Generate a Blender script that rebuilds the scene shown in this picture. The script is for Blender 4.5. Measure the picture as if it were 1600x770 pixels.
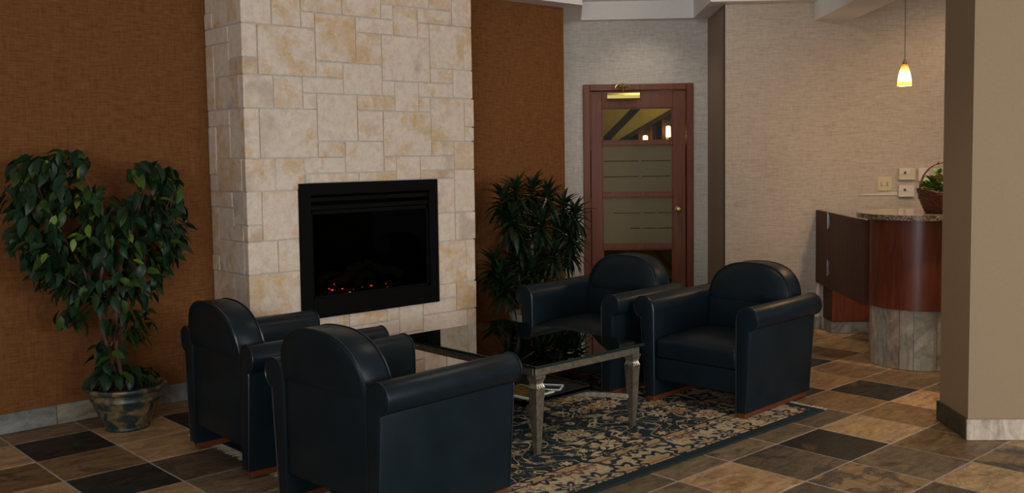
import bpy, bmesh, math, random
from mathutils import Vector, Matrix
random.seed(7)
SC = bpy.context.scene
for o in list(bpy.data.objects):
    bpy.data.objects.remove(o)
COL = SC.collection
PI = math.pi
R2 = 0.70710678

# ------------------------------------------------------------------ camera
F, PITCH, ROLL, YAW = 1535.74, 0.06742, -0.01406, 0.82724
CAM = Vector((-3.5377, -2.7437, 1.5057))
fw = Vector((math.cos(YAW) * math.cos(PITCH), math.sin(YAW) * math.cos(PITCH), -math.sin(PITCH)))
rt0 = Vector((math.sin(YAW), -math.cos(YAW), 0))
up0 = rt0.cross(fw)
cR, sR = math.cos(ROLL), math.sin(ROLL)
rt = cR * rt0 + sR * up0
up = -sR * rt0 + cR * up0
cam_data = bpy.data.cameras.new('camera')
cam_data.sensor_fit = 'HORIZONTAL'
cam_data.sensor_width = 36.0
cam_data.lens = F / 1600 * 36.0
cam_data.shift_y = -(385 - 344.26) / 1600
cam_data.clip_start = 0.05
cam = bpy.data.objects.new('camera', cam_data)
COL.objects.link(cam)
cam.matrix_world = Matrix(((rt.x, up.x, -fw.x, CAM.x), (rt.y, up.y, -fw.y, CAM.y), (rt.z, up.z, -fw.z, CAM.z), (0, 0, 0, 1)))
SC.camera = cam

# ------------------------------------------------------------------ world, lights, exposure
SC.view_settings.view_transform = 'Standard'
SC.view_settings.look = 'None'
SC.view_settings.gamma = 1.0
SC.view_settings.exposure = 0.47
W = bpy.data.worlds.new('world')
SC.world = W
W.use_nodes = True
W.node_tree.nodes['Background'].inputs[0].default_value = (0.86, 0.92, 1.0, 1)
W.node_tree.nodes['Background'].inputs[1].default_value = 0.22


def area(name, loc, target, size, size_y, power, color):
    d = bpy.data.lights.new(name, 'AREA')
    d.shape = 'RECTANGLE'
    d.size, d.size_y, d.energy, d.color = size, size_y, power, color
    o = bpy.data.objects.new(name, d)
    COL.objects.link(o)
    o.location = loc
    o.rotation_euler = (Vector(target) - Vector(loc)).to_track_quat('-Z', 'Y').to_euler()
    return o


def spot(name, loc, target, power, color, angle=100, blend=0.8, radius=0.06):
    d = bpy.data.lights.new(name, 'SPOT')
    d.energy, d.color, d.spot_size, d.spot_blend, d.shadow_soft_size = power, color, math.radians(angle), blend, radius
    o = bpy.data.objects.new(name, d)
    COL.objects.link(o)
    o.location = loc
    o.rotation_euler = (Vector(target) - Vector(loc)).to_track_quat('-Z', 'Y').to_euler()
    return o


# daylight through the lobby windows behind and to the right of the photographer
area('window_daylight', (-0.4, -6.6, 1.7), (0.6, 2.0, 1.0), 3.4, 2.0, 140, (0.90, 0.95, 1.0))
area('entrance_daylight', (-5.9, -4.2, 1.6), (1.0, 1.6, 1.0), 1.8, 2.0, 85, (0.92, 0.96, 1.0))


def NS(n, s, z=0.0):
    """the diagonal frame of the reception corner: n away from the camera, s to the right"""
    return Vector(((n + s) * R2, (n - s) * R2, z))


# warm recessed ceiling lamps, with one added fill spot
WARM = (1.0, 0.80, 0.58)
spot('ceiling_downlight', (0.6, 0.4, 2.86), (0.6, 0.5, 0), 26, WARM, 120)
spot('ceiling_downlight', (2.6, -0.3, 2.86), (2.6, -0.2, 0), 70, WARM, 130)
spot('ceiling_downlight', (-1.6, 1.2, 2.86), (-1.6, 1.3, 0), 8, WARM, 120)
spot('alcove_downlight', NS(4.30, 0.30, 2.84), NS(4.62, 0.30, 1.0), 6, (1.0, 0.86, 0.68), 110)
spot('added_wall_fill', NS(2.3, 0.35, 2.86), NS(4.4, 0.55, 1.3), 24, (1.0, 0.95, 0.88), 130, 1.0)  # added fill without a fixture, brightens the door and reception walls
spot('desk_downlight', NS(3.1, 2.9, 2.84), NS(3.6, 2.7, 1.0), 13, (1.0, 0.66, 0.36), 130)


# ------------------------------------------------------------------ materials
def new_mat(name):
    m = bpy.data.materials.new(name)
    m.use_nodes = True
    nt = m.node_tree
    return m, nt, nt.nodes['Principled BSDF']


def nd(nt, typ, **kw):
    n = nt.nodes.new(typ)
    for k, v in kw.items():
        if k.startswith('in_'):
            key = k[3:]
            n.inputs[int(key) if key.isdigit() else key.replace('_', ' ')].default_value = v
        else:
            setattr(n, k, v)
    return n


def mixc(nt, fac, a, b, blend='MIX'):
    n = nt.nodes.new('ShaderNodeMix')
    n.data_type = 'RGBA'
    n.blend_type = blend
    for sock, v in ((n.inputs[0], fac), (n.inputs[6], a), (n.inputs[7], b)):
        if hasattr(v, 'links'):
            nt.links.new(v, sock)
        else:
            sock.default_value = v if not isinstance(v, tuple) else (v + (1,) if len(v) == 3 else v)
    return n.outputs[2]


def mth(nt, op, a, b=None, c=None):
    n = nt.nodes.new('ShaderNodeMath')
    n.operation = op
    for i, v in enumerate((a, b, c)):
        if v is None:
            continue
        if hasattr(v, 'links'):
            nt.links.new(v, n.inputs[i])
        else:
            n.inputs[i].default_value = v
    return n.outputs[0]


def ramp(nt, fac, stops, interp='LINEAR'):
    n = nt.nodes.new('ShaderNodeValToRGB')
    n.color_ramp.interpolation = interp
    els = n.color_ramp.elements
    while len(els) < len(stops):
        els.new(0.5)
    for e, (p, c) in zip(els, stops):
        e.position = p
        e.color = c + (1,) if len(c) == 3 else c
    nt.links.new(fac, n.inputs[0])
    return n.outputs[0]


def coords(nt, kind='Object', scale=(1, 1, 1), random_shift=False, rot=(0, 0, 0)):
    tc = nt.nodes.new('ShaderNodeTexCoord')
    out = tc.outputs[kind]
    if random_shift:
        oi = nt.nodes.new('ShaderNodeObjectInfo')
        sh = nd(nt, 'ShaderNodeVectorMath', operation='SCALE')
        sh.inputs[0].default_value = (37.0, 71.0, 53.0)
        nt.links.new(oi.outputs['Random'], sh.inputs['Scale'])
        ad = nd(nt, 'ShaderNodeVectorMath', operation='ADD')
        nt.links.new(out, ad.inputs[0])
        nt.links.new(sh.outputs[0], ad.inputs[1])
        out = ad.outputs[0]
    mp = nt.nodes.new('ShaderNodeMapping')
    mp.inputs['Scale'].default_value = scale
    mp.inputs['Rotation'].default_value = rot
    nt.links.new(out, mp.inputs[0])
    return mp.outputs[0]


def noise(nt, vec, scale, detail=3, rough=0.55, dist=0.0):
    n = nd(nt, 'ShaderNodeTexNoise', in_Scale=scale, in_Detail=detail, in_Roughness=rough, in_Distortion=dist)
    nt.links.new(vec, n.inputs['Vector'])
    return n.outputs['Fac']


def bump(nt, bsdf, height, strength=0.3, dist=0.01):
    b = nd(nt, 'ShaderNodeBump', in_Strength=strength, in_Distance=dist)
    nt.links.new(height, b.inputs['Height'])
    nt.links.new(b.outputs[0], bsdf.inputs['Normal'])


def simple(name, col, rough=0.5, metal=0.0, spec=0.5, var=0.0, vscale=20, bumpk=0.0, coat=0.0):
    m, nt, b = new_mat(name)
    b.inputs['Roughness'].default_value = rough
    b.inputs['Metallic'].default_value = metal
    b.inputs['Specular IOR Level'].default_value = spec
    b.inputs['Coat Weight'].default_value = coat
    b.inputs['Coat Roughness'].default_value = 0.15
    v = coords(nt, random_shift=True)
    f = noise(nt, v, vscale, 4)
    dark = tuple(c * (1 - var) for c in col)
    lite = tuple(min(1, c * (1 + var)) for c in col)
    nt.links.new(ramp(nt, f, [(0.3, dark), (0.7, lite)]), b.inputs['Base Color'])
    if bumpk:
        bump(nt, b, f, bumpk, 0.004)
    return m


def fabric_wall(name, col, dark, lite, along):
    """woven wallcovering: slubby threads running sideways"""
    m, nt, b = new_mat(name)
    b.inputs['Roughness'].default_value = 0.95
    b.inputs['Specular IOR Level'].default_value = 0.15
    sc = {'x': (9, 9, 130), 'n': (9, 9, 130)}[along]
    v1 = coords(nt, 'Object', sc)
    f1 = noise(nt, v1, 1.0, 4, 0.6)
    v2 = coords(nt, 'Object', (150, 150, 12))
    f2 = noise(nt, v2, 1.0, 3, 0.6)
    v3 = coords(nt, 'Object', (1, 1, 1))
    f3 = noise(nt, v3, 28.0, 4, 0.65)
    s = mth(nt, 'ADD', mth(nt, 'MULTIPLY', f1, 0.5), mth(nt, 'ADD', mth(nt, 'MULTIPLY', f2, 0.25), mth(nt, 'MULTIPLY', f3, 0.25)))
    nt.links.new(ramp(nt, s, [(0.36, dark), (0.5, col), (0.64, lite)]), b.inputs['Base Color'])
    bump(nt, b, s, 0.35, 0.004)
    return m


M = {}
M['brown_fabric'] = fabric_wall('brown_woven_wallcovering', (0.180, 0.070, 0.021), (0.122, 0.043, 0.012), (0.232, 0.098, 0.034), 'x')
M['beige_fabric'] = fabric_wall('beige_woven_wallcovering', (0.50, 0.425, 0.350), (0.385, 0.325, 0.262), (0.59, 0.51, 0.43), 'n')
M['grey_fabric'] = fabric_wall('grey_woven_wallcovering', (0.57, 0.535, 0.485), (0.43, 0.40, 0.36), (0.67, 0.635, 0.585), 'n')
M['tan_paint'] = simple('tan_painted_wall', (0.31, 0.21, 0.118), 0.8, var=0.03, vscale=60, bumpk=0.05)
M['taupe_shade'] = simple('taupe_shaded_wall', (0.28, 0.20, 0.145), 0.8, var=0.03, vscale=60, bumpk=0.05)  # shade put into the colour of wall faces turned away from the daylight
M['white_paint'] = simple('white_ceiling_paint', (0.84, 0.82, 0.80), 0.85, var=0.02, vscale=40)
M['grout'] = simple('floor_grout', (0.40, 0.335, 0.27), 0.9, var=0.15, vscale=40)
M['mortar'] = simple('blue_grey_mortar', (0.56, 0.56, 0.52), 0.9, var=0.12, vscale=30)


def slate(name, base, dark, rust, patch=0.58, rough=0.42, veins=0.55):
    m, nt, b = new_mat(name)
    v = coords(nt, 'Object', (1, 1, 1), True)
    f1 = noise(nt, v, 3.2, 5, 0.6, 1.2)
    vs = coords(nt, 'Object', (1.0, 3.2, 1.0), True, (0, 0, 0.5))
    f2 = noise(nt, vs, 5.5, 7, 0.68, 0.8)
    f3 = noise(nt, v, 38, 4, 0.6)
    c = ramp(nt, f2, [(0.30, tuple(min(1, x * 1.42) for x in base)), (0.48, base), (0.68, tuple(x * 0.50 for x in base))])
    c = mixc(nt, ramp(nt, f1, [(patch, (0, 0, 0)), (patch + 0.06, (0.9, 0.9, 0.9))]), c, dark)
    c = mixc(nt, ramp(nt, f1, [(0.26, (1, 1, 1)), (0.40, (0, 0, 0))]), c, rust)
    c = mixc(nt, 0.35, c, ramp(nt, f3, [(0.3, (0.4, 0.4, 0.4)), (0.7, (1, 1, 1))]), 'MULTIPLY')
    vn = noise(nt, coords(nt, 'Object', (1.0, 1.7, 1.0), True, (0, 0, 0.9)), 4.0, 6, 0.7, 2.2)
    vein = ramp(nt, mth(nt, 'ABSOLUTE', mth(nt, 'SUBTRACT', vn, 0.5)), [(0.0, (veins, veins, veins)), (0.012, (0, 0, 0))])
    c = mixc(nt, vein, c, tuple(min(1, x * 2.1 + .02) for x in base))
    oi = nt.nodes.new('ShaderNodeObjectInfo')
    hv = nd(nt, 'ShaderNodeHueSaturation')
    nt.links.new(mth(nt, 'MULTIPLY_ADD', oi.outputs['Random'], 0.4, 0.82), hv.inputs['Value'])
    nt.links.new(c, hv.inputs['Color'])
    nt.links.new(hv.outputs[0], b.inputs['Base Color'])
    nt.links.new(ramp(nt, f2, [(0.3, (rough - .08,) * 3), (0.7, (rough + .12,) * 3)]), b.inputs['Roughness'])
    b.inputs['Specular IOR Level'].default_value = 0.2
    bump(nt, b, mth(nt, 'ADD', f2, mth(nt, 'MULTIPLY', f3, 0.15)), 0.35, 0.006)
    return m


SLATE = {
    'o': slate('ochre_slate', (0.42, 0.26, 0.125), (0.12, 0.075, 0.036), (0.27, 0.14, 0.05), 0.66),
    'b': slate('brown_slate', (0.215, 0.128, 0.060), (0.07, 0.05, 0.032), (0.22, 0.105, 0.04), 0.60),
    'd': slate('dark_slate', (0.027, 0.025, 0.019), (0.022, 0.021, 0.018), (0.17, 0.085, 0.03), 0.55),
    'g': slate('grey_brown_slate', (0.185, 0.132, 0.075), (0.055, 0.048, 0.04), (0.17, 0.11, 0.06), 0.57),
    'p': slate('plum_brown_slate', (0.105, 0.074, 0.046), (0.045, 0.037, 0.034), (0.19, 0.12, 0.055), 0.58),
    'k': slate('ochre_slate_with_dark_stain', (0.26, 0.155, 0.072), (0.05, 0.045, 0.038), (0.23, 0.13, 0.05), 0.50),
}
M['drum_slate'] = slate('grey_green_slate', (0.42, 0.38, 0.30), (0.27, 0.26, 0.22), (0.46, 0.34, 0.25), 0.60, veins=0.15)
M['drum_slate_pink'] = slate('pinkish_slate', (0.44, 0.34, 0.265), (0.30, 0.25, 0.21), (0.40, 0.36, 0.29), 0.58, veins=0.1)
M['drum_slate_green'] = slate('green_grey_slate', (0.34, 0.335, 0.275), (0.24, 0.24, 0.20), (0.40, 0.31, 0.23), 0.58, veins=0.1)
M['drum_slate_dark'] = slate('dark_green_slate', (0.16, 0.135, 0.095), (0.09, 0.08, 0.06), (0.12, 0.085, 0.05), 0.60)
M['marble_grey'] = slate('grey_veined_marble', (0.25, 0.24, 0.215), (0.17, 0.165, 0.155), (0.28, 0.25, 0.20), 0.62, veins=0.12)
M['marble_cream'] = slate('cream_marble', (0.33, 0.285, 0.20), (0.23, 0.205, 0.16), (0.28, 0.23, 0.16), 0.66, veins=0.06)
M['marble_pale'] = slate('pale_warm_marble', (0.60, 0.48, 0.36), (0.50, 0.41, 0.32), (0.60, 0.46, 0.34), 0.66, veins=0.06)
M['slate_black'] = slate('near_black_slate', (0.05, 0.046, 0.032), (0.03, 0.03, 0.024), (0.08, 0.06, 0.03), 0.6)


def stone_mat():
    m, nt, b = new_mat('cream_limestone')
    v = coords(nt, 'Object', (1, 1, 1), True)
    oi = nt.nodes.new('ShaderNodeObjectInfo')
    f1 = noise(nt, v, 6.5, 6, 0.68, 0.25)
    f2 = noise(nt, v, 22, 6, 0.75)
    f3 = noise(nt, v, 60, 4, 0.6)
    f4 = noise(nt, v, 3.0, 3, 0.5)
    c = ramp(nt, f2, [(0.3, (0.68, 0.53, 0.40)), (0.55, (0.83, 0.675, 0.53)), (0.75, (0.89, 0.75, 0.61))])
    shift = mth(nt, 'MULTIPLY_ADD', oi.outputs['Random'], 0.16, -0.08)
    f1s = mth(nt, 'ADD', f1, shift)
    pat = ramp(nt, f1s, [(0.50, (0, 0, 0)), (0.62, (0.9, 0.9, 0.9))])
    c = mixc(nt, mth(nt, 'MULTIPLY', pat, ramp(nt, f2, [(0.35, (0.15,) * 3), (0.6, (1, 1, 1))])), c, (0.66, 0.40, 0.15))
    c = mixc(nt, ramp(nt, f4, [(0.62, (0, 0, 0)), (0.70, (0.5, 0.5, 0.5))]), c, (0.46, 0.34, 0.27))
    pit = ramp(nt, f3, [(0.62, (0, 0, 0)), (0.72, (1, 1, 1))])
    pitm = mth(nt, 'MULTIPLY', pit, ramp(nt, f4, [(0.5, (0, 0, 0)), (0.62, (0.6,) * 3)]))
    c = mixc(nt, pitm, c, (0.36, 0.27, 0.2))
    nt.links.new(c, b.inputs['Base Color'])
    b.inputs['Roughness'].default_value = 0.85
    b.inputs['Specular IOR Level'].default_value = 0.25
    bump(nt, b, mth(nt, 'ADD', mth(nt, 'MULTIPLY', f2, 0.7), mth(nt, 'MULTIPLY', f3, 0.25)), 0.35, 0.008)
    return m


M['stone'] = stone_mat()


def leather_mat():
    m, nt, b = new_mat('black_blue_leather')
    v = coords(nt, 'Object', (1, 1, 1))
    f = noise(nt, v, 260, 3, 0.6)
    f2 = noise(nt, v, 7, 3, 0.5)
    nt.links.new(ramp(nt, f2, [(0.3, (0.0050, 0.0112, 0.0148)), (0.7, (0.0066, 0.0142, 0.0186))]), b.inputs['Base Color'])
    nt.links.new(ramp(nt, f2, [(0.3, (0.33,) * 3), (0.7, (0.42,) * 3)]), b.inputs['Roughness'])
    b.inputs['Specular IOR Level'].default_value = 0.20
    bump(nt, b, f, 0.12, 0.002)
    return m


M['leather'] = leather_mat()
M['piping'] = simple('dark_leather_piping', (0.009, 0.013, 0.017), 0.3)


def wood_mat(name, col, dark, rough=0.35, axis='z', scale=1.0, spec=0.3):
    m, nt, b = new_mat(name)
    s = {'z': (14, 14, 1.1), 'x': (1.1, 14, 14), 'y': (14, 1.1, 14)}[axis]
    v = coords(nt, 'Object', tuple(k * scale for k in s), True)
    f = noise(nt, v, 1.6, 6, 0.62, 0.6)
    v2 = coords(nt, 'Object', tuple(k * scale * 6 for k in s), True)
    f2 = noise(nt, v2, 1.6, 3, 0.6)
    g = mth(nt, 'ADD', mth(nt, 'MULTIPLY', f, 0.75), mth(nt, 'MULTIPLY', f2, 0.25))
    nt.links.new(ramp(nt, g, [(0.34, dark), (0.64, col)]), b.inputs['Base Color'])
    b.inputs['Roughness'].default_value = rough
    b.inputs['Specular IOR Level'].default_value = spec
    return m


M['cherry'] = wood_mat('cherry_veneer', (0.190, 0.048, 0.020), (0.095, 0.022, 0.010), 0.30, spec=0.5)
M['cherry_dark'] = wood_mat('dark_cherry_veneer', (0.085, 0.034, 0.020), (0.055, 0.020, 0.012), 0.5, spec=0.15)
M['door_wood'] = wood_mat('red_brown_door_wood', (0.215, 0.066, 0.026), (0.13, 0.036, 0.015), 0.38)
M['foot_wood'] = wood_mat('orange_brown_wood', (0.165, 0.046, 0.013), (0.10, 0.028, 0.009), 0.4, 'x')
M['black_wood'] = simple('black_lacquer', (0.012, 0.011, 0.010), 0.32, var=0.2)
M['black_metal'] = simple('matt_black_metal', (0.0035, 0.0035, 0.003), 0.65, spec=0.08, var=0.1)
M['char'] = simple('charred_log', (0.020, 0.017, 0.014), 0.9, var=0.5, vscale=30, bumpk=0.8)
M['silver'] = simple('antique_silver', (0.30, 0.255, 0.19), 0.36, 0.8, var=0.35, vscale=45, bumpk=0.2)
M['chrome'] = simple('chrome', (0.62, 0.63, 0.65), 0.14, 1.0)
M['brass'] = simple('polished_brass', (0.50, 0.40, 0.13), 0.34, 1.0)
M['ivory'] = simple('ivory_plastic', (0.62, 0.52, 0.33), 0.4, var=0.02)
M['white_plastic'] = simple('white_plastic', (0.66, 0.60, 0.50), 0.4, var=0.02)
M['dark_dot'] = simple('dark_plastic', (0.10, 0.08, 0.06), 0.4)
M['white_pot'] = simple('white_glazed_pot', (0.62, 0.62, 0.62), 0.3)
M['soil'] = simple('dark_soil', (0.035, 0.025, 0.017), 0.95, var=0.5, vscale=60, bumpk=0.8)
M['bark'] = simple('brown_bark', (0.115, 0.060, 0.040), 0.8, var=0.3, vscale=40, bumpk=0.3)
M['pale_cane'] = simple('pale_cane_bark', (0.42, 0.33, 0.21), 0.75, var=0.2, vscale=40, bumpk=0.3)
M['wicker'] = simple('red_brown_wicker', (0.125, 0.040, 0.018), 0.45, var=0.45, vscale=50)
M['paper'] = simple('white_paper', (0.66, 0.65, 0.61), 0.6)
M['fringe'] = simple('cream_fringe', (0.52, 0.42, 0.29), 0.9, var=0.2, vscale=80)
M['olive'] = simple('olive_back_room_wall', (0.33, 0.26, 0.085), 0.8, var=0.06, vscale=8)
M['gold'] = simple('golden_stair_soffit', (0.62, 0.44, 0.12), 0.8, var=0.15, vscale=6)
M['stair_dark'] = simple('dark_stair_wood', (0.045, 0.030, 0.016), 0.6, var=0.3)
M['cord'] = simple('pendant_cord', (0.10, 0.07, 0.05), 0.5)


def leaf_mat(name, cols, rough=0.38):
    m, nt, b = new_mat(name)
    oi = nt.nodes.new('ShaderNodeObjectInfo')
    g = nt.nodes.new('ShaderNodeNewGeometry')
    r = mth(nt, 'FRACT', mth(nt, 'ADD', oi.outputs['Random'], mth(nt, 'MULTIPLY', g.outputs['Random Per Island'], 1.0)))
    k = len(cols)
    stops = [((i + 0.5) / k if i else 0.0, c) for i, c in enumerate(cols)]
    c = ramp(nt, r, stops)
    nt.links.new(c, b.inputs['Base Color'])
    b.inputs['Roughness'].default_value = rough
    b.inputs['Specular IOR Level'].default_value = 0.22
    b.inputs['Transmission Weight'].default_value = 0.0
    return m


M['ficus'] = leaf_mat('ficus_leaf', [(0.009, 0.026, 0.012), (0.012, 0.032, 0.013), (0.016, 0.040, 0.012), (0.011, 0.029, 0.014), (0.013, 0.035, 0.012), (0.040, 0.075, 0.012)])
M['ficus_new'] = leaf_mat('young_ficus_leaf', [(0.10, 0.16, 0.018), (0.12, 0.18, 0.022)])
M['dracaena'] = leaf_mat('dracaena_leaf', [(0.008, 0.019, 0.008), (0.012, 0.028, 0.010), (0.017, 0.037, 0.014)], 0.42)
M['pothos'] = leaf_mat('variegated_leaf', [(0.07, 0.17, 0.045), (0.14, 0.26, 0.055), (0.04, 0.12, 0.035), (0.36, 0.25, 0.07), (0.11, 0.22, 0.06)])


def pot_mat():
    m, nt, b = new_mat('mottled_glazed_pot')
    v = coords(nt, 'Object')
    f = noise(nt, v, 12, 5, 0.65, 0.8)
    f2 = noise(nt, v, 45, 3, 0.6)
    c = ramp(nt, mth(nt, 'MULTIPLY_ADD', f2, 0.2, mth(nt, 'MULTIPLY', f, 0.85)), [(0.44, (0.016, 0.034, 0.036)), (0.52, (0.045, 0.060, 0.045)), (0.59, (0.19, 0.125, 0.055)), (0.78, (0.25, 0.17, 0.08))])
    nt.links.new(c, b.inputs['Base Color'])
    b.inputs['Roughness'].default_value = 0.36
    return m


M['pot'] = pot_mat()


def granite_mat():
    m, nt, b = new_mat('speckled_granite')
    v = coords(nt, 'Object')
    f = noise(nt, v, 70, 3, 0.7)
    f2 = noise(nt, v, 24, 3, 0.6)
    c = ramp(nt, f, [(0.38, (0.03, 0.022, 0.018)), (0.48, (0.20, 0.13, 0.085)), (0.58, (0.36, 0.27, 0.18)), (0.7, (0.50, 0.42, 0.32))])
    c = mixc(nt, ramp(nt, f2, [(0.45, (0, 0, 0)), (0.6, (0.6,) * 3)]), c, (0.15, 0.125, 0.10))
    nt.links.new(c, b.inputs['Base Color'])
    b.inputs['Roughness'].default_value = 0.10
    return m


M['granite'] = granite_mat()


def glass_mat(name, tint, edge=1.5, rough=0.0):
    m, nt, b = new_mat(name)
    nt.nodes.remove(b)
    out = nt.nodes['Material Output']
    fr = nd(nt, 'ShaderNodeFresnel', in_IOR=edge)
    t = nd(nt, 'ShaderNodeBsdfTransparent')
    t.inputs[0].default_value = tint + (1,)
    g = nd(nt, 'ShaderNodeBsdfGlossy', in_Roughness=rough)
    g.inputs[0].default_value = (0.95, 1.0, 0.97, 1)
    mx = nd(nt, 'ShaderNodeMixShader')
    nt.links.new(fr.outputs[0], mx.inputs[0])
    nt.links.new(t.outputs[0], mx.inputs[1])
    nt.links.new(g.outputs[0], mx.inputs[2])
    nt.links.new(mx.outputs[0], out.inputs[0])
    return m


M['table_glass'] = glass_mat('clear_table_glass', (0.74, 0.86, 0.80), 1.65)
M['fire_glass'] = glass_mat('smoked_fire_glass', (0.55, 0.55, 0.52), 1.10)
M['door_glass'] = glass_mat('clear_door_glass', (0.80, 0.82, 0.74), 1.3)
M['glass_edge'] = simple('dark_green_glass_edge', (0.010, 0.022, 0.017), 0.12)
M['frost'] = simple('frosted_olive_glass', (0.165, 0.135, 0.062), 0.6, var=0.03, vscale=3)


def emis(name, col, strength):
    m, nt, b = new_mat(name)
    b.inputs['Base Color'].default_value = col + (1,)
    b.inputs['Emission Color'].default_value = col + (1,)
    b.inputs['Emission Strength'].default_value = strength
    return m


M['ember'] = emis('glowing_ember', (1.0, 0.08, 0.015), 2.2)
M['ember_hot'] = emis('hot_ember', (1.0, 0.16, 0.04), 5.0)
M['lamp_bulb'] = emis('back_room_lamp', (1.0, 0.55, 0.18), 9.0)


def shade_mat():
    m, nt, b = new_mat('amber_glass_shade')
    tc = nt.nodes.new('ShaderNodeTexCoord')
    sep = nt.nodes.new('ShaderNodeSeparateXYZ')
    nt.links.new(tc.outputs['Generated'], sep.inputs[0])
    c = ramp(nt, sep.outputs[2], [(0.0, (1.0, 0.62, 0.05)), (0.12, (1.0, 0.66, 0.10)), (0.27, (1.0, 0.86, 0.50)), (0.55, (1.0, 0.86, 0.42)), (0.75, (1.0, 0.60, 0.10)), (0.93, (0.95, 0.25, 0.03)), (1.0, (0.75, 0.13, 0.02))])
    nt.links.new(c, b.inputs['Base Color'])
    nt.links.new(c, b.inputs['Emission Color'])
    s = ramp(nt, sep.outputs[2], [(0.0, (0.30,) * 3), (0.12, (0.32,) * 3), (0.25, (0.8,) * 3), (0.5, (0.8,) * 3), (0.75, (0.36,) * 3), (1.0, (0.16,) * 3)])
    nt.links.new(mth(nt, 'MULTIPLY', s, 3.0), b.inputs['Emission Strength'])
    b.inputs['Roughness'].default_value = 0.2
    return m


M['shade'] = shade_mat()


def rug_mat():
    m, nt, b = new_mat('persian_rug_pile')
    tc = nt.nodes.new('ShaderNodeTexCoord')
    sep = nt.nodes.new('ShaderNodeSeparateXYZ')
    nt.links.new(tc.outputs['Object'], sep.inputs[0])
    ax = mth(nt, 'ABSOLUTE', sep.outputs[0])
    ay = mth(nt, 'ABSOLUTE', sep.outputs[1])
    HX, HY = RUG_HX, RUG_HY
    edge = mth(nt, 'MINIMUM', mth(nt, 'SUBTRACT', HX, ax), mth(nt, 'SUBTRACT', HY, ay))
    cmb = nt.nodes.new('ShaderNodeCombineXYZ')
    nt.links.new(ax, cmb.inputs[0])
    nt.links.new(ay, cmb.inputs[1])
    sym = cmb.outputs[0]
    navy, beige, gold, rust, black = (0.022, 0.035, 0.044), (0.56, 0.43, 0.26), (0.40, 0.25, 0.095), (0.23, 0.075, 0.045), (0.018, 0.018, 0.018)

    def flowers(scale, rnd, vec, r0):
        vo = nd(nt, 'ShaderNodeTexVoronoi', in_Scale=scale, in_Randomness=rnd)
        nt.links.new(vec, vo.inputs['Vector'])
        # petals: wobble the distance with the angle round each centre
        df = nd(nt, 'ShaderNodeVectorMath', operation='SUBTRACT')
        sv = nd(nt, 'ShaderNodeVectorMath', operation='SCALE')
        sv.inputs['Scale'].default_value = 1.0
        nt.links.new(vec, sv.inputs[0])
        nt.links.new(sv.outputs[0], df.inputs[0])
        nt.links.new(vo.outputs['Position'], df.inputs[1])
        s2 = nt.nodes.new('ShaderNodeSeparateXYZ')
        nt.links.new(df.outputs[0], s2.inputs[0])
        ang = mth(nt, 'ARCTAN2', s2.outputs[1], s2.outputs[0])
        sc_ = nt.nodes.new('ShaderNodeSeparateColor')
        nt.links.new(vo.outputs['Color'], sc_.inputs[0])
        petals = mth(nt, 'ROUND', mth(nt, 'MULTIPLY_ADD', sc_.outputs[0], 4.0, 4.0))
        wob = mth(nt, 'MULTIPLY', mth(nt, 'SINE', mth(nt, 'MULTIPLY', ang, petals)), 0.09)
        rad = mth(nt, 'ADD', vo.outputs['Distance'], wob)
        big = mth(nt, 'MULTIPLY_ADD', sc_.outputs[1], 0.55, 0.62)
        return mth(nt, 'DIVIDE', rad, mth(nt, 'MULTIPLY', big, r0)), sc_.outputs[2]

    def band(val, lo, hi):
        return mth(nt, 'MULTIPLY', mth(nt, 'GREATER_THAN', val, lo), mth(nt, 'LESS_THAN', val, hi))

    def vines(vec, scale, width, dist):
        f = noise(nt, vec, scale, 1.5, 0.4, dist)
        return mth(nt, 'LESS_THAN', mth(nt, 'ABSOLUTE', mth(nt, 'SUBTRACT', f, 0.5)), width)

    # field
    c = mixc(nt, vines(sym, 5.0, 0.017, 1.4), navy, beige)
    c = mixc(nt, vines(sym, 11.0, 0.013, 0.9), c, (0.34, 0.26, 0.15))
    q, rn = flowers(5.4, 0.75, sym, 0.40)
    c = mixc(nt, mth(nt, 'LESS_THAN', q, 1.12), c, black)
    petc = ramp(nt, rn, [(0.0, beige), (0.45, (0.48, 0.40, 0.27)), (0.7, gold), (0.9, (0.36, 0.20, 0.10))], 'CONSTANT')
    c = mixc(nt, mth(nt, 'LESS_THAN', q, 1.0), c, petc)
    c = mixc(nt, band(q, 0.50, 0.62), c, (0.10, 0.06, 0.04))
    c = mixc(nt, mth(nt, 'LESS_THAN', q, 0.46), c, rust)
    c = mixc(nt, mth(nt, 'LESS_THAN', q, 0.24), c, beige)
    q2, rn2 = flowers(12.0, 0.9, sym, 0.30)
    c = mixc(nt, mth(nt, 'LESS_THAN', q2, 1.0), c, ramp(nt, rn2, [(0.0, beige), (0.35, gold), (0.6, navy), (0.8, (0.40, 0.30, 0.18))], 'CONSTANT'))
    # beige border
    bc = mixc(nt, vines(sym, 11.0, 0.016, 1.0), beige, (0.10, 0.09, 0.075))
    bc = mixc(nt, vines(sym, 17.0, 0.018, 0.7), bc, (0.30, 0.17, 0.11))
    q3, rn3 = flowers(5.2, 0.25, sym, 0.46)
    bc = mixc(nt, mth(nt, 'LESS_THAN', q3, 1.12), bc, (0.46, 0.36, 0.23))
    bc = mixc(nt, mth(nt, 'LESS_THAN', q3, 0.95), bc, ramp(nt, rn3, [(0.0, navy), (0.45, (0.20, 0.10, 0.065)), (0.6, (0.04, 0.05, 0.055))], 'CONSTANT'))
    bc = mixc(nt, mth(nt, 'LESS_THAN', q3, 0.62), bc, (0.44, 0.33, 0.20))
    bc = mixc(nt, mth(nt, 'LESS_THAN', q3, 0.36), bc, gold)
    c = mixc(nt, mth(nt, 'LESS_THAN', edge, 0.335), c, black)
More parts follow.
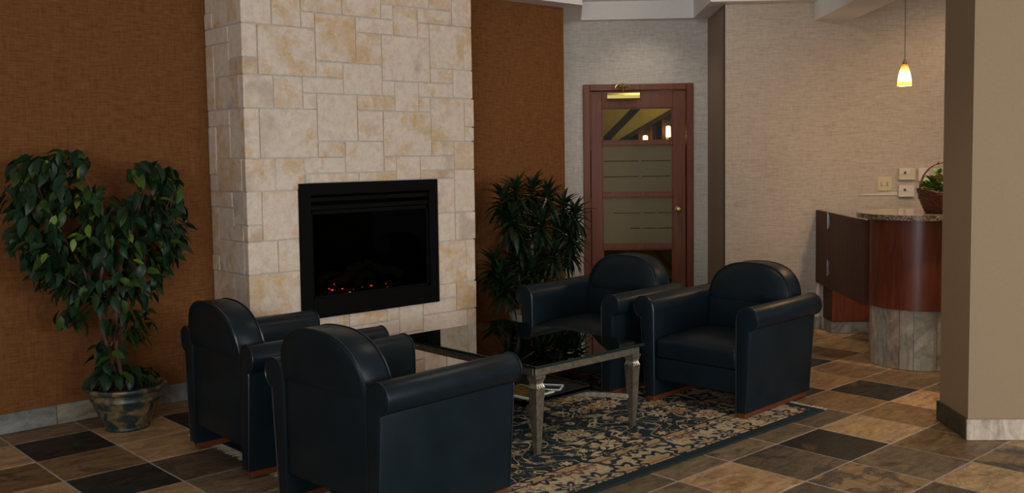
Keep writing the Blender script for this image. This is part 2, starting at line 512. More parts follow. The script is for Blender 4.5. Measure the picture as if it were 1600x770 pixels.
    c = mixc(nt, mth(nt, 'LESS_THAN', edge, 0.325), c, bc)
    c = mixc(nt, band(edge, 0.262, 0.274), c, (0.12, 0.06, 0.04))
    c = mixc(nt, band(edge, 0.078, 0.086), c, (0.20, 0.07, 0.045))
    c = mixc(nt, mth(nt, 'LESS_THAN', edge, 0.062), c, (0.020, 0.034, 0.036))
    f3 = noise(nt, tc.outputs['Object'], 180, 2, 0.5)
    c = mixc(nt, 0.3, c, ramp(nt, f3, [(0.25, (0.35,) * 3), (0.75, (1, 1, 1))]), 'MULTIPLY')
    nt.links.new(c, b.inputs['Base Color'])
    b.inputs['Roughness'].default_value = 1.0
    b.inputs['Specular IOR Level'].default_value = 0.1
    bump(nt, b, f3, 0.5, 0.004)
    return m


# ------------------------------------------------------------------ mesh helpers
def obj(name, bm, mat, parent=None, smooth=False, angle=40, **props):
    me = bpy.data.meshes.new(name)
    bmesh.ops.recalc_face_normals(bm, faces=bm.faces)
    bm.to_mesh(me)
    bm.free()
    for mm in (mat if isinstance(mat, (list, tuple)) else [mat]):
        me.materials.append(mm)
    if smooth:
        me.polygons.foreach_set('use_smooth', [True] * len(me.polygons))
        try:
            me.set_sharp_from_angle(angle=math.radians(angle))
        except Exception:
            pass
    o = bpy.data.objects.new(name, me)
    COL.objects.link(o)
    if parent:
        o.parent = parent
    for k, v in props.items():
        o[k] = v
    return o


def inst(name, mesh, parent=None, mat4=None):
    o = bpy.data.objects.new(name, mesh)
    COL.objects.link(o)
    if parent:
        o.parent = parent
    if mat4 is not None:
        o.matrix_local = mat4
    return o


def tag(o, label=None, cat=None, group=None, kind=None):
    if label:
        o['label'] = label
    if cat:
        o['category'] = cat
    if group:
        o['group'] = group
    if kind:
        o['kind'] = kind
    return o


def thing(name, label, cat, loc=(0, 0, 0), rz=0.0, group=None):
    o = bpy.data.objects.new(name, None)
    o.empty_display_size = 0.1
    COL.objects.link(o)
    o.location = loc
    o.rotation_euler = (0, 0, rz)
    return tag(o, label, cat, group)


def copy_tree(o, parent=None):
    c = o.copy()
    COL.objects.link(c)
    if parent:
        c.parent = parent
    for ch in list(o.children):
        copy_tree(ch, c)
    return c


def bevel(bm, w, seg=2, edges=None):
    bmesh.ops.bevel(bm, geom=list(edges if edges is not None else bm.edges), offset=w, segments=seg, profile=0.5, affect='EDGES', clamp_overlap=True)


def add_box(bm, lo, hi, M4=None):
    x0, y0, z0 = lo
    x1, y1, z1 = hi
    vs = [Vector(p) for p in ((x0, y0, z0), (x1, y0, z0), (x1, y1, z0), (x0, y1, z0), (x0, y0, z1), (x1, y0, z1), (x1, y1, z1), (x0, y1, z1))]
    if M4 is not None:
        vs = [M4 @ v for v in vs]
    v = [bm.verts.new(p) for p in vs]
    fs = [bm.faces.new([v[i] for i in f]) for f in ((0, 3, 2, 1), (4, 5, 6, 7), (0, 1, 5, 4), (1, 2, 6, 5), (2, 3, 7, 6), (3, 0, 4, 7))]
    return v, fs


def box(lo, hi, bev=0.0, seg=2, M4=None):
    bm = bmesh.new()
    add_box(bm, lo, hi, M4)
    if bev:
        bevel(bm, bev, seg)
    return bm


MN = Matrix(((R2, R2, 0, 0), (R2, -R2, 0, 0), (0, 0, 1, 0), (0, 0, 0, 1)))   # (n, s, z) -> world


def nbox(lo, hi, bev=0.0, seg=2):
    return box(lo, hi, bev, seg, MN)


def prism(pts, z0, z1):
    bm = bmesh.new()
    a = [bm.verts.new((p[0], p[1], z0)) for p in pts]
    b = [bm.verts.new((p[0], p[1], z1)) for p in pts]
    n = len(pts)
    bm.faces.new(a[::-1])
    bm.faces.new(b)
    for i in range(n):
        bm.faces.new((a[i], a[(i + 1) % n], b[(i + 1) % n], b[i]))
    return bm


def extrude_profile(pts, x0, x1, axes='x'):
    """closed profile in (y, z) drawn out along x"""
    bm = bmesh.new()
    a = [bm.verts.new((x0, p[0], p[1])) for p in pts]
    b = [bm.verts.new((x1, p[0], p[1])) for p in pts]
    n = len(pts)
    f0 = bm.faces.new(a)
    f1 = bm.faces.new(b[::-1])
    for i in range(n):
        bm.faces.new((a[(i + 1) % n], a[i], b[i], b[(i + 1) % n]))
    bm.normal_update()
    return bm, f0, f1


def lathe(bm, prof, cx=0, cy=0, seg=32, cap=True, a0=0.0, a1=2 * PI):
    full = abs(a1 - a0 - 2 * PI) < 1e-6
    cnt = seg if full else seg + 1
    rings = []
    for r, z in prof:
        rings.append([bm.verts.new((cx + r * math.cos(a0 + (a1 - a0) * i / seg), cy + r * math.sin(a0 + (a1 - a0) * i / seg), z)) for i in range(cnt)])
    for k in range(len(rings) - 1):
        for i in range(seg):
            j = (i + 1) % cnt
            bm.faces.new((rings[k][i], rings[k][j], rings[k + 1][j], rings[k + 1][i]))
    if cap and full:
        bm.faces.new(rings[0][::-1])
        bm.faces.new(rings[-1])
    return rings


def tube(bm, pts, rad, seg=6, closed=False):
    pts = [Vector(p) for p in pts]
    n = len(pts)
    rads = rad if isinstance(rad, (list, tuple)) else [rad] * n
    rings = []
    prev = None
    for i, p in enumerate(pts):
        if closed:
            d = pts[(i + 1) % n] - pts[i - 1]
        else:
            d = pts[min(i + 1, n - 1)] - pts[max(i - 1, 0)]
        d.normalize()
        if prev is None:
            ref = Vector((0, 0, 1)) if abs(d.z) < 0.9 else Vector((1, 0, 0))
            u = d.cross(ref).normalized()
        else:
            u = (prev - d * prev.dot(d)).normalized()
        prev = u
        w = d.cross(u)
        rings.append([bm.verts.new(p + (u * math.cos(2 * PI * k / seg) + w * math.sin(2 * PI * k / seg)) * rads[i]) for k in range(seg)])
    m = n if closed else n - 1
    for i in range(m):
        a, b = rings[i], rings[(i + 1) % n]
        for k in range(seg):
            bm.faces.new((a[k], a[(k + 1) % seg], b[(k + 1) % seg], b[k]))
    if not closed:
        bm.faces.new(rings[0][::-1])
        bm.faces.new(rings[-1])


def bez(p0, p1, p2, n=8):
    p0, p1, p2 = Vector(p0), Vector(p1), Vector(p2)
    return [p0 * (1 - t) ** 2 + p1 * 2 * t * (1 - t) + p2 * t * t for t in [i / n for i in range(n + 1)]]


def ray(px, py):
    return fw + rt * ((px - 800) / F) - up * ((py - 344.26) / F)


def on_y(px, py, y):
    d = ray(px, py)
    return CAM + d * ((y - CAM.y) / d.y)


def project(p):
    d = Vector(p) - CAM
    z = d.dot(fw)
    return 800 + F * d.dot(rt) / z, 344.26 - F * d.dot(up) / z, z


# ================================================================== SETTING
ZC, ZU = 2.725, 2.89          # soffit underside, upper ceiling
YW = 3.11                     # face of the brown wall
NE, ND = 3.88, 4.82           # reception wall, alcove (door) wall
SL, SR = -0.456, 0.887        # alcove sides
T = 0.4064                    # slate tile pitch

# floor: grout bed with one object per tile
floor = obj('floor', prism([(-5.6, -6.8), (7.2, -6.8), (7.2, 3.2), (-5.6, 3.2)], -0.08, -0.0022), M['grout'], kind='structure')
tile_types = {
    (2, -1): 'd', (1, -1): 'p', (3, -1): 'o', (4, -1): 'b', (0, -1): 'o', (2, -2): 'g', (1, -2): 'k', (3, -2): 'b', (0, -2): 'p', (2, -3): 'o', (3, -3): 'k', (1, -3): 'p',
    (0, 0): 'g', (1, 0): 'g', (2, 0): 'g', (3, 0): 'p', (4, 0): 'b', (5, 0): 'd', (6, 0): 'b', (5, 1): 'b', (6, 1): 'b', (4, 1): 'd', (5, -1): 'o', (6, -1): 'g', (4, -2): 'b', (-1, -1): 'g', (-1, 0): 'g',
    (7, 1): 'o', (7, 2): 'b', (8, 2): 'o', (6, 2): 'd', (7, 0): 'b', (8, 1): 'b', (8, 3): 'o', (9, 3): 'o', (7, 3): 'b',
    (-5, 5): 'b', (-5, 6): 'd', (-6, 6): 'o', (-6, 5): 'b', (-5, 4): 'd', (-4, 4): 'p', (-4, 5): 'o', (-4, 6): 'o', (-3, 6): 'd', (-5, 7): 'b', (-3, 4): 'g', (-4, 7): 'b', (-6, 7): 'b', (-7, 6): 'b', (-5, 3): 'o', (-4, 3): 'g', (-3, 5): 'b', (-3, 3): 'g', (-6, 4): 'o', (-2, 4): 'p', (-4, 2): 'b', (-3, 7): 'b',
}


def tile_mesh(name, mat, x0=0.0036, x1=T - 0.0036, y0=0.0036, y1=T - 0.0036):
    bm = box((x0, y0, -0.02), (x1, y1, 0.0), 0)
    bevel(bm, 0.003, 1, [e for e in bm.edges if all(v.co.z > -0.01 for v in e.verts)])
    me = bpy.data.meshes.new(name)
    bmesh.ops.recalc_face_normals(bm, faces=bm.faces)
    bm.to_mesh(me)
    bm.free()
    me.materials.append(mat)
    return me


TM = {k: tile_mesh('tile', m) for k, m in SLATE.items()}
rng = random.Random(11)
rest = bmesh.new()
n_tiles = 0
for iy in range(-16, 8):
    for ix in range(-13, 17):
        c = Vector(((ix + .5) * T, (iy + .5) * T, 0))
        nn = (c.x + c.y) * R2
        ss = (c.x - c.y) * R2
        if c.y > YW - 0.02 and not (nn < ND and ss > SL - .1):
            continue
        if nn > (ND + .15 if ss < SR else NE + .15):
            continue
        px, py, dz = project(c)
        seen = dz > 0.6 and -160 < px < 1760 and 380 < py < 900
        top = min(1.0, (YW - iy * T) / T)
        if top < 0.05:
            continue
        ty = tile_types.get((ix, iy)) or rng.choice('oobbbggpkd')
        if seen and n_tiles < 296:
            if top < 1.0:
                me = tile_mesh('tile', SLATE[ty], y1=top * T - 0.002)
            else:
                me = TM[ty]
            dz_ = rng.uniform(-0.0010, 0.0)
            inst('tile', me, floor, Matrix.Translation((ix * T, iy * T, dz_)) @ Matrix.Rotation(rng.uniform(-.002, .002), 4, 'X'))
            n_tiles += 1
        else:
            add_box(rest, (ix * T + .003, iy * T + .003, -.02), (ix * T + T - .003, iy * T + top * T - .003, 0))
obj('tile_field', rest, SLATE['b'], floor, kind='stuff')
# alcove and far corner tiles beyond the brown wall line
alc = bmesh.new()
for iy in range(8, 12):
    for ix in range(4, 13):
        c = Vector(((ix + .5) * T, (iy + .5) * T, 0))
        if (c.x + c.y) * R2 < ND + 0.2 and (c.x - c.y) * R2 > SL:
            add_box(alc, (ix * T + .003, iy * T + .003, -.02), (ix * T + T - .003, iy * T + T - .003, 0))
obj('floor_alcove', prism([(2.4, 3.0), (3.3, 2.2), (4.6, 3.2), (3.2, 4.4)], -0.0800, -0.0027), M['grout'], kind='structure')
obj('tile_field', alc, SLATE['o'], floor, kind='stuff')

# walls
obj('wall_left', box((-5.6, YW, 0), (2.465, YW + 0.12, 3.0)), M['brown_fabric'], kind='structure')
obj('wall_alcove_left', nbox((3.942, SL - 0.10, 0), (ND + .1, SL, 3.0)), M['grey_fabric'], kind='structure')
# door wall with an opening for the door leaf
DS0, DS1, DZ = -0.21, 0.695, 2.085
bm = bmesh.new()
add_box(bm, (ND, SL - .1, 0), (ND + .12, DS0 - .02, 3.0), MN)
add_box(bm, (ND, DS1 + .02, 0), (ND + .12, SR + .12, 3.0), MN)
add_box(bm, (ND, DS0 - .02, DZ + .02), (ND + .12, DS1 + .02, 3.0), MN)
obj('wall_back', bm, M['grey_fabric'], kind='structure')
obj('wall_alcove_right', nbox((NE + .002, SR, 0), (ND, SR + .12, 3.0)), M['taupe_shade'], kind='structure')
obj('wall_right', nbox((NE, SR, 0), (NE + .12, 5.2, 3.0)), M['beige_fabric'], kind='structure')

# pillar beside the desk
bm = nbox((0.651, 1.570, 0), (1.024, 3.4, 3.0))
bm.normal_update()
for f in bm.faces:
    f.material_index = 1 if f.normal.x < -.5 and f.normal.y > .5 else 0  # left face takes the colour with shade in it
obj('pillar', bm, [M['tan_paint'], M['taupe_shade']], kind='structure')

# ceilings
obj('ceiling', prism([(-5.6, -6.8), (7.2, -6.8), (7.2, 4.6), (-5.6, 4.6)], ZU, ZU + .1), M['white_paint'], kind='structure')
P2, P3, P4, P5 = NS(3.80, -.30), NS(4.72, -.285), NS(4.72, .745), NS(3.76, .745)
sof = [(1.04, YW), (1.04, 2.955), (P2.x, P2.y), (P3.x, P3.y), (P4.x, P4.y), (P5.x, P5.y), NS(3.78, 5.2)[:2], NS(NE, 5.2)[:2], NS(NE, SR)[:2], NS(ND, SR)[:2], NS(ND, SL)[:2], (2.465, YW)]
obj('ceiling_soffit', prism(sof, ZC, ZU), M['white_paint'], kind='structure')
obj('ceiling_soffit_left', box((-5.6, 2.955, ZC), (-0.742, YW, ZU)), M['white_paint'], kind='structure')
obj('beam', nbox((0.9, 1.618, 2.572), (NE, 1.93, ZU - .001)), M['white_paint'], kind='structure')

# baseboards: separate stone lengths
bb = obj('baseboard_left', box((-5.6, YW - .004, 0), (2.465, YW - .0005, .108)), M['grout'], kind='structure')
k = 0
mats = ['marble_grey', 'marble_cream', 'marble_grey', 'marble_grey', 'marble_cream']
x = -1.72 - 9 * T
while x < 2.44:
    x1 = min(x + T, 2.462)
    if not (x > -0.76 and x1 < 1.0):
        xa, xb = x, x1
        if xa < -0.742 < xb:
            xb = -0.748
        if xa < 1.04 < xb:
            xa = 1.046
        o = obj('baseboard_tile', box((xa + .0015, YW - .016, .001), (xb - .0015, YW - .002, .112), .0015, 1), M[mats[(k + 2) % 5]], bb)
    x += T
    k += 1
bb = obj('baseboard_right', nbox((NE - .004, SR, 0), (NE - .0005, 1.69, .1)), M['grout'], kind='structure')
for a, b_, m in ((SR + .005, 1.28, 'marble_grey'), (1.28, 1.69, 'marble_grey')):
    obj('baseboard_tile', nbox((NE - .014, a + .002, .001), (NE - .002, b_ - .002, .102), .0015, 1), M[m], bb)
bb = obj('baseboard_pillar', nbox((0.642, 1.566, 0), (1.032, 3.4, .088)), M['grout'], kind='structure')
obj('baseboard_tile', nbox((0.642, 1.556, .001), (1.034, 1.568, .108), .0015, 1), M['slate_black'], bb, label='near-black slate baseboard piece')
for a, b_ in ((1.556, 2.05), (2.053, 2.47), (2.473, 2.9)):
    obj('baseboard_tile', nbox((0.628, a, .001), (0.642, b_, .108), .0015, 1), M['marble_pale'], bb)
bb = obj('baseboard_alcove', nbox((ND - .004, SL, 0), (ND - .0005, DS0 - .085, .1)), M['grout'], kind='structure')
obj('baseboard_tile', nbox((ND - .014, SL + .01, .001), (ND - .002, DS0 - .09, .102), .0015, 1), M['marble_grey'], bb)
obj('baseboard_tile', nbox((ND - .014, DS1 + .09, .001), (ND - .002, SR - .01, .102), .0015, 1), M['marble_grey'], bb)

# ================================================================== DOOR
door = thing('door', 'red-brown wooden door with four stacked glass panes in the grey alcove wall', 'door', NS(ND, (DS0 + DS1) / 2, 0))
door.rotation_euler = (0, 0, -PI / 4)     # local x along s, local -y... see below
# local frame: x = s direction, y = n direction
hw = (DS1 - DS0) / 2
bm = bmesh.new()
for sx in (-1, 1):
    add_box(bm, (min(sx * (hw - .005), sx * (hw + .060)), -.022, 0), (max(sx * (hw - .005), sx * (hw + .060)), .11, DZ + .055))
add_box(bm, (-hw + .004, -.022, DZ - .005), (hw - .004, .11, DZ + .055))
bevel(bm, .006, 2)
obj('door_frame', bm, M['door_wood'], door)
LH = hw - .012
gx0, gx1 = -0.335, 0.322
zs = [(0.14, 0.596), (0.640, 1.086), (1.128, 1.575), (1.612, 1.918)]
bm = bmesh.new()
add_box(bm, (-LH, .004, .008), (gx0, .048, DZ - .010))
add_box(bm, (gx1, .004, .008), (LH, .048, DZ - .010))
add_box(bm, (gx0, .004, .008), (gx1, .048, zs[0][0]))
add_box(bm, (gx0, .004, zs[3][1]), (gx1, .048, DZ - .010))
for a, b_ in ((0, 1), (1, 2), (2, 3)):
    add_box(bm, (gx0, .006, zs[a][1]), (gx1, .046, zs[b_][0]))
bevel(bm, .003, 1)
leaf = obj('door_leaf', bm, M['door_wood'], door)
for i, (a, b_) in enumerate(zs):
    bm = bmesh.new()
    for (u0, u1, w0, w1) in ((gx0, gx0 + .010, a, b_), (gx1 - .010, gx1, a, b_), (gx0, gx1, a, a + .010), (gx0, gx1, b_ - .010, b_)):
        add_box(bm, (u0, .012, w0), (u1, .020, w1))
    obj('glazing_bead', bm, M['door_wood'], leaf)
    if i in (1, 2):
        pane = obj('pane', box((gx0, .026, a), (gx1, .031, b_)), M['door_glass'], leaf)
        h = (b_ - a - .010) / 3
        for k in range(3):
            z0 = a + .005 + k * h
            g = .0035
            obj('frosted_band', box((gx0 + .004, .0225, z0 + g), (gx1 - .004, .0252, z0 + h - g)), M['frost'], leaf)
        # frosted bridges across the clear lines at the places where the lines break off
        bm = bmesh.new()
        for k in (1, 2):
            z0 = a + .005 + k * h
            for (u0, u1) in (((gx0 + .004, gx0 + .10 + .16 * (k == 1 and i == 1)), (0.015, 0.045), (0.16, 0.185)) if i == 1 else ((0.0, 0.03), (0.305, 0.316))):
                add_box(bm, (u0, .0225, z0 - g), (u1, .0252, z0 + g))
        obj('frosted_band', bm, M['frost'], leaf)
    else:
        obj('pane', box((gx0, .026, a), (gx1, .031, b_)), M['door_glass'], leaf)
kx = .602 - (DS0 + DS1) / 2
bm = bmesh.new()
lathe(bm, [(.001, -.062), (.018, -.060), (.026, -.050), (.027, -.040), (.018, -.030), (.010, -.026), (.010, -.008), (.026, -.006), (.028, 0.0)], 0, 0, 20)
bmesh.ops.transform(bm, matrix=Matrix.Translation((kx + .012, .004, .972)) @ Matrix.Rotation(-PI / 2, 4, 'X'), verts=bm.verts)
obj('door_knob', bm, M['brass'], leaf, True)
for z in (0.25, 1.02, 1.77):
    bm = bmesh.new()
    tube(bm, [(-hw + .002, -.006, z - .055), (-hw + .002, -.006, z + .055)], .008, 8)
    obj('hinge', bm, M['brass'], door, True)

# brass picture lamp over the door
lamp = thing('picture_lamp', 'brass picture lamp with oblong shade mounted over the wooden door', 'lamp', NS(ND - .022, 0.095, 2.10), -PI / 4)
bm = extrude_profile([(-.158, -.118), (-.166, -.100), (-.166, -.072), (-.155, -.052), (-.130, -.044), (-.080, -.052), (-.080, -.060), (-.128, -.054), (-.150, -.062), (-.158, -.076), (-.158, -.100), (-.152, -.116)], -.148, .148)[0]
obj('lamp_shade', bm, M['brass'], lamp)
bm = bmesh.new()
tube(bm, bez((0, 0, .0), (0, -.075, .10), (0, -.13, -.044), 8), .007, 8)
obj('arm', bm, M['brass'], lamp, True)
bm = bmesh.new()
lathe(bm, [(.001, -.008), (.034, -.006), (.038, 0), (.02, .012), (.012, .03), (.002, .036)], 0, 0, 16)
bmesh.ops.transform(bm, matrix=Matrix.Translation((0, -.03, .012)), verts=bm.verts)
obj('mounting_boss', bm, M['brass'], lamp, True)
bm = bmesh.new()
for sx in (-1, 1):
    tube(bm, bez((sx * .008, -.03, .03), (sx * .055, -.05, .045), (sx * .070, -.07, .0), 6), .006, 6)
obj('scroll', bm, M['brass'], lamp, True)

# room seen through the door: olive walls, stair soffit, posts, two small lamps
obj('wall_stair_hall', nbox((ND + 2.4, -1.6, 0), (ND + 2.5, 2.6, 3.0)), M['olive'], kind='structure')
obj('wall_stair_hall_left', nbox((ND + .121, -1.7, 0), (ND + 2.4, -1.6, 3.0)), M['olive'], kind='structure')
obj('wall_stair_hall_right', nbox((ND + .121, 2.6, 0), (ND + 2.4, 2.7, 3.0)), M['olive'], kind='structure')
obj('floor_stair_hall', nbox((ND + .12, -1.7, -.08), (ND + 2.5, 2.7, -.002)), M['stair_dark'], kind='structure')
stair = thing('staircase', 'dark staircase with sloping soffit seen through the door panes', 'staircase', (0, 0, 0))


def slope_beam(n0, n1, sA, zA, sB, zB, th):
    bm = bmesh.new()
    for n_ in (n0, n1):
        pass
    q = [(sA, zA), (sB, zB), (sB, zB + th), (sA, zA + th)]
    a = [bm.verts.new(NS(n0, s, z)) for s, z in q]
    b = [bm.verts.new(NS(n1, s, z)) for s, z in q]
    bm.faces.new(a)
    bm.faces.new(b[::-1])
    for i in range(4):
        bm.faces.new((a[(i + 1) % 4], a[i], b[i], b[(i + 1) % 4]))
    return bm


obj('soffit', slope_beam(ND + 1.3, ND + 2.35, -0.45, 1.281, 1.3, 2.281, .75), M['gold'], stair, label='golden sloping stair soffit')
obj('stringer', slope_beam(ND + 1.22, ND + 1.29, -0.45, 1.251, 1.3, 2.251, .05), M['stair_dark'], stair)
for i in range(6):
    s = .10 + i * .125
    obj('post', nbox((ND + 1.22, s, 1.22), (ND + 1.26, s + .022, 1.25 + (s + .45) * .571)), M['foot_wood'], stair, label='brown upright post')
bm = bmesh.new()
add_box(bm, (ND + 1.32, -.45, 1.2), (ND + 1.34, .2, 1.36), MN)
q = [(-.45, 1.2), (1.3, 1.2), (1.3, 2.28), (-.45, 1.28)]
bm.clear()
a = [bm.verts.new(NS(ND + 1.292, y, z)) for y, z in q]
b_ = [bm.verts.new(NS(ND + 1.299, y, z)) for y, z in q]
bm.faces.new(a)
bm.faces.new(b_[::-1])
for i in range(4):
    bm.faces.new((a[(i + 1) % 4], a[i], b_[i], b_[(i + 1) % 4]))
obj('side_panel', bm, M['stair_dark'], stair)
obj('beam', slope_beam(ND + .9, ND + 1.0, -.30, 1.30, .50, 2.10, .10), M['stair_dark'], stair)
obj('stringer', slope_beam(ND + 1.0, ND + 1.06, 0.34, .62, 0.85, 0.06, .07), M['foot_wood'], stair, label='brown sloping lower string')
for (s, z) in ((0.42, 1.625), (0.66, 1.66)):
    l = thing('wall_lamp', 'small glowing lamp behind the top door pane, ' + ('the lower one' if s < .5 else 'the taller one'), 'lamp', NS(ND + 1.18, s, z))
    bm = bmesh.new()
    hgt = .05 if s < .5 else .11
    lathe(bm, [(.012, 0), (.026, .004), (.024, hgt), (.012, hgt + .006)], 0, 0, 12)
    obj('lamp_shade', bm, M['lamp_bulb'], l, True)
    bm = bmesh.new()
    add_box(bm, (-.014, -.014, -.03), (.014, .014, 0))
    tube(bm, [(0, 0, -.016), tuple(MN @ Vector((.045, 0, -.016)))], .006, 6)
    obj('bracket', bm, M['brass'], l)
pl = bpy.data.lights.new('stair_hall_light', 'POINT')
pl.energy, pl.color, pl.shadow_soft_size = 7, (1.0, 0.80, 0.45), .1
plo = bpy.data.objects.new('stair_hall_light', pl)
COL.objects.link(plo)
plo.location = NS(ND + .75, 0.9, 2.45)
spot_o = None

# ================================================================== FIREPLACE
FX0, FX1, FY = -0.741, 1.04, 2.628
fp = thing('fireplace', 'tall cream limestone chimney breast with black framed fire insert', 'fireplace', (0, 0, 0))
u = 0.1
bx0, bx1, bz0, bz1 = -0.39, 0.69, 0.488, 1.340     # outside of the black frame
bm = bmesh.new()
d0 = FY + .0085
add_box(bm, (FX0 + .0085, d0, 0), (bx0 + .02, YW - .001, ZU - .002))
add_box(bm, (bx1 - .02, d0, 0), (FX1 - .010, YW - .001, ZU - .002))
add_box(bm, (bx0 + .02, d0, 0), (bx1 - .02, YW - .001, bz0 + .02))
add_box(bm, (bx0 + .02, d0, bz1 - .02), (bx1 - .02, YW - .001, ZU - .002))
obj('mortar', bm, M['mortar'], fp)
front = [(0, 2, 23, 26), (2, 4, 23, 26), (4, 7, 24, 26), (7, 10, 24, 26), (4, 5, 23, 24), (5, 8, 21, 24), (8, 11, 23, 24), (10, 11, 24, 25), (10, 14, 25, 27), (14, 16, 25, 27),
         (11, 13, 23, 25), (13, 16, 24, 25), (13, 14, 23, 24), (16, 17.8, 24, 27), (14, 17, 21, 24), (17, 17.8, 21, 24), (8, 10, 21, 23), (10, 14, 20, 23), (14, 16, 20, 21), (16, 17.8, 19, 21),
         (5, 7, 20, 21), (7, 10, 19, 21), (10, 11, 19, 20), (11, 13, 18, 20), (13, 16, 19, 20), (13, 14, 18, 19), (14, 17, 16, 19), (17, 17.8, 17, 19), (17, 17.8, 16, 17),
         (0, 1, 21, 23), (0, 1, 20, 21), (1, 5, 20, 23), (0, 2, 18, 20), (2, 4, 18, 20), (4, 5, 18, 19), (4, 7, 19, 20), (5, 8, 16, 19), (8, 11, 18, 19), (8, 10, 16, 18), (10, 14, 15, 18),
         (14, 16, 15, 16), (16, 17.8, 14, 16), (13, 16, 14, 15), (11, 13, 13.4, 15), (10, 11, 14, 15), (7, 10, 14, 16), (5, 7, 15, 16), (4, 7, 14, 15), (0, 1, 15, 18), (1, 5, 15, 18),
         (0, 2, 13, 15), (2, 4, 13, 15), (4, 8, 13.4, 14), (8, 11, 13.4, 14), (13, 16, 13.4, 14), (14.3, 16, 11, 13.4), (16, 17.8, 11, 14), (14.3, 16, 9, 11), (16, 17.8, 9, 11), (14.3, 17, 6, 9), (17, 17.8, 6, 9),
         (14.3, 16, 5, 6), (16, 17.8, 4, 6), (13, 16, 4, 4.88), (11, 13, 3, 4.88), (10, 11, 4, 4.88), (7, 10, 4, 4.88), (4, 7, 3, 4.88), (8, 11, 3, 4), (7, 8, 3, 4), (13, 17, 2, 4), (17, 17.8, 2, 4),
         (0, 1, 11, 13), (0, 1, 10, 11), (1, 3.51, 10, 13), (0, 2, 8, 10), (2, 3.51, 8, 10), (0, 3.51, 5, 8), (0, 2, 3, 5), (2, 4, 3, 5), (0, 1, 0, 3), (1, 4, 1, 3), (1, 3, 0, 1), (3, 6, 0, 1), (4, 6, 1, 3), (6, 9, 1, 3), (6, 8, 0, 1), (8, 12, 0, 1),
         (9, 11, 1, 3), (11, 13, 1, 3), (13, 15, 0, 2), (12, 13, 0, 1), (15, 17.8, 0, 2),
         (0, 3, 26, 28.8), (3, 6, 26, 28.8), (6, 10, 26, 28.8), (10, 12, 27, 28.8), (12, 16, 27, 28.8), (16, 17.8, 27, 28.8)]
side = [(0, 3.75, 23, 26), (3.75, 4.8, 24, 26), (3.75, 4.8, 23, 24), (1.75, 4.8, 22, 23), (0, 1.75, 21, 23), (0, 1.75, 20, 21), (1.75, 3.7, 20, 22), (3.7, 4.8, 18, 22), (0, 1.1, 18, 20), (1.1, 3.7, 18, 20),
        (0, 1.9, 15, 18), (1.9, 4.8, 17, 18), (1.9, 3.75, 15, 17), (3.75, 4.8, 14, 17), (0, 3.75, 13, 15), (3.75, 4.8, 13, 14), (1.9, 4.8, 12, 13), (0, 1.9, 11, 13), (0, 1.8, 10, 11), (1.8, 3.8, 10, 12), (3.8, 4.8, 9, 12),
        (0, 3.8, 8, 10), (3.8, 4.8, 8, 9), (0, 1.9, 5, 8), (1.9, 4.8, 5, 8), (0, 2.8, 3, 5), (2.8, 4.8, 3, 5), (0, 1.8, 0, 3), (1.8, 4.8, 1, 3), (1.8, 4.8, 0, 1), (0, 2.4, 26, 28.8), (2.4, 4.8, 26, 28.8)]
rs = random.Random(5)


def stone_block(lo, hi, axis):
    bm = bmesh.new()
    v, fs = add_box(bm, lo, hi)
    for vert in bm.verts:
        vert.co.x += rs.uniform(-.0012, .0012)
        vert.co.z += rs.uniform(-.0012, .0012)
    bevel(bm, .0045, 2)
    return bm


for (a, b_, c, d) in front:
    g = .0030
    proud = rs.uniform(-.004, .003)
    x0, x1 = FX0 + a * u + (g if a else 0), FX0 + b_ * u - g
    if b_ == 17.8:
        x1 = FX1 + rs.uniform(-.004, .004)
    o = obj('stone', stone_block((x0, FY + proud, c * u + g), (x1, FY + .05, d * u - g), 'y'), M['stone'], fp)
for (a, b_, c, d) in side:
    g = .0032
    proud = rs.uniform(-.004, .004)
    y0 = FY + a * u + (g if a else .012)
    o = obj('stone', stone_block((FX0 + proud + .001, y0 + (0.0405 if a == 0 else 0), c * u + g), (FX0 + .05, FY + b_ * u - g, d * u - g), 'x'), M['stone'], fp)
# right return, seen only from a step aside
for z0 in range(0, 28, 2):
    obj('stone', stone_block((FX1 - .05, FY + .053, z0 * u + .003), (FX1, YW - .003, z0 * u + .197), 'x'), M['stone'], fp)
# fire insert
bm = bmesh.new()
fo = FY - .022
add_box(bm, (bx0, fo, bz0), (bx0 + .075, FY + .03, bz1))
add_box(bm, (bx1 - .075, fo, bz0), (bx1, FY + .03, bz1))
add_box(bm, (bx0 + .075, fo, bz1 - .075), (bx1 - .075, FY + .03, bz1))
add_box(bm, (bx0 + .075, fo, bz0), (bx1 - .075, FY + .03, bz0 + .125))
bevel(bm, .003, 1)
fire = obj('fire_insert', bm, M['black_metal'], fp, label='black metal fire insert with surround')
bm = bmesh.new()
ix0, ix1, iz0, iz1 = bx0 + .075, bx1 - .075, bz0 + .125, bz1 - .075
yb = YW - .03
add_box(bm, (ix0 - .03, yb, iz0 - .03), (ix1 + .03, yb + .02, iz1 + .03))
add_box(bm, (ix0 - .03, FY + .03, iz0 - .03), (ix0 - .01, yb, iz1 + .03))
add_box(bm, (ix1 + .01, FY + .03, iz0 - .03), (ix1 + .03, yb, iz1 + .03))
add_box(bm, (ix0 - .03, FY + .03, iz0 - .03), (ix1 + .03, yb, iz0 - .01))
add_box(bm, (ix0 - .03, FY + .03, iz1 + .01), (ix1 + .03, yb, iz1 + .03))
obj('fire_chamber', bm, M['black_metal'], fire)
bm = bmesh.new()
for k in range(2):
    z = iz1 - .012 - k * .052
    add_box(bm, (ix0, FY - .006, z - .030), (ix1, FY + .010, z - .002))
bevel(bm, .002, 1)
obj('louvre', bm, M['black_metal'], fire)
bm = bmesh.new()
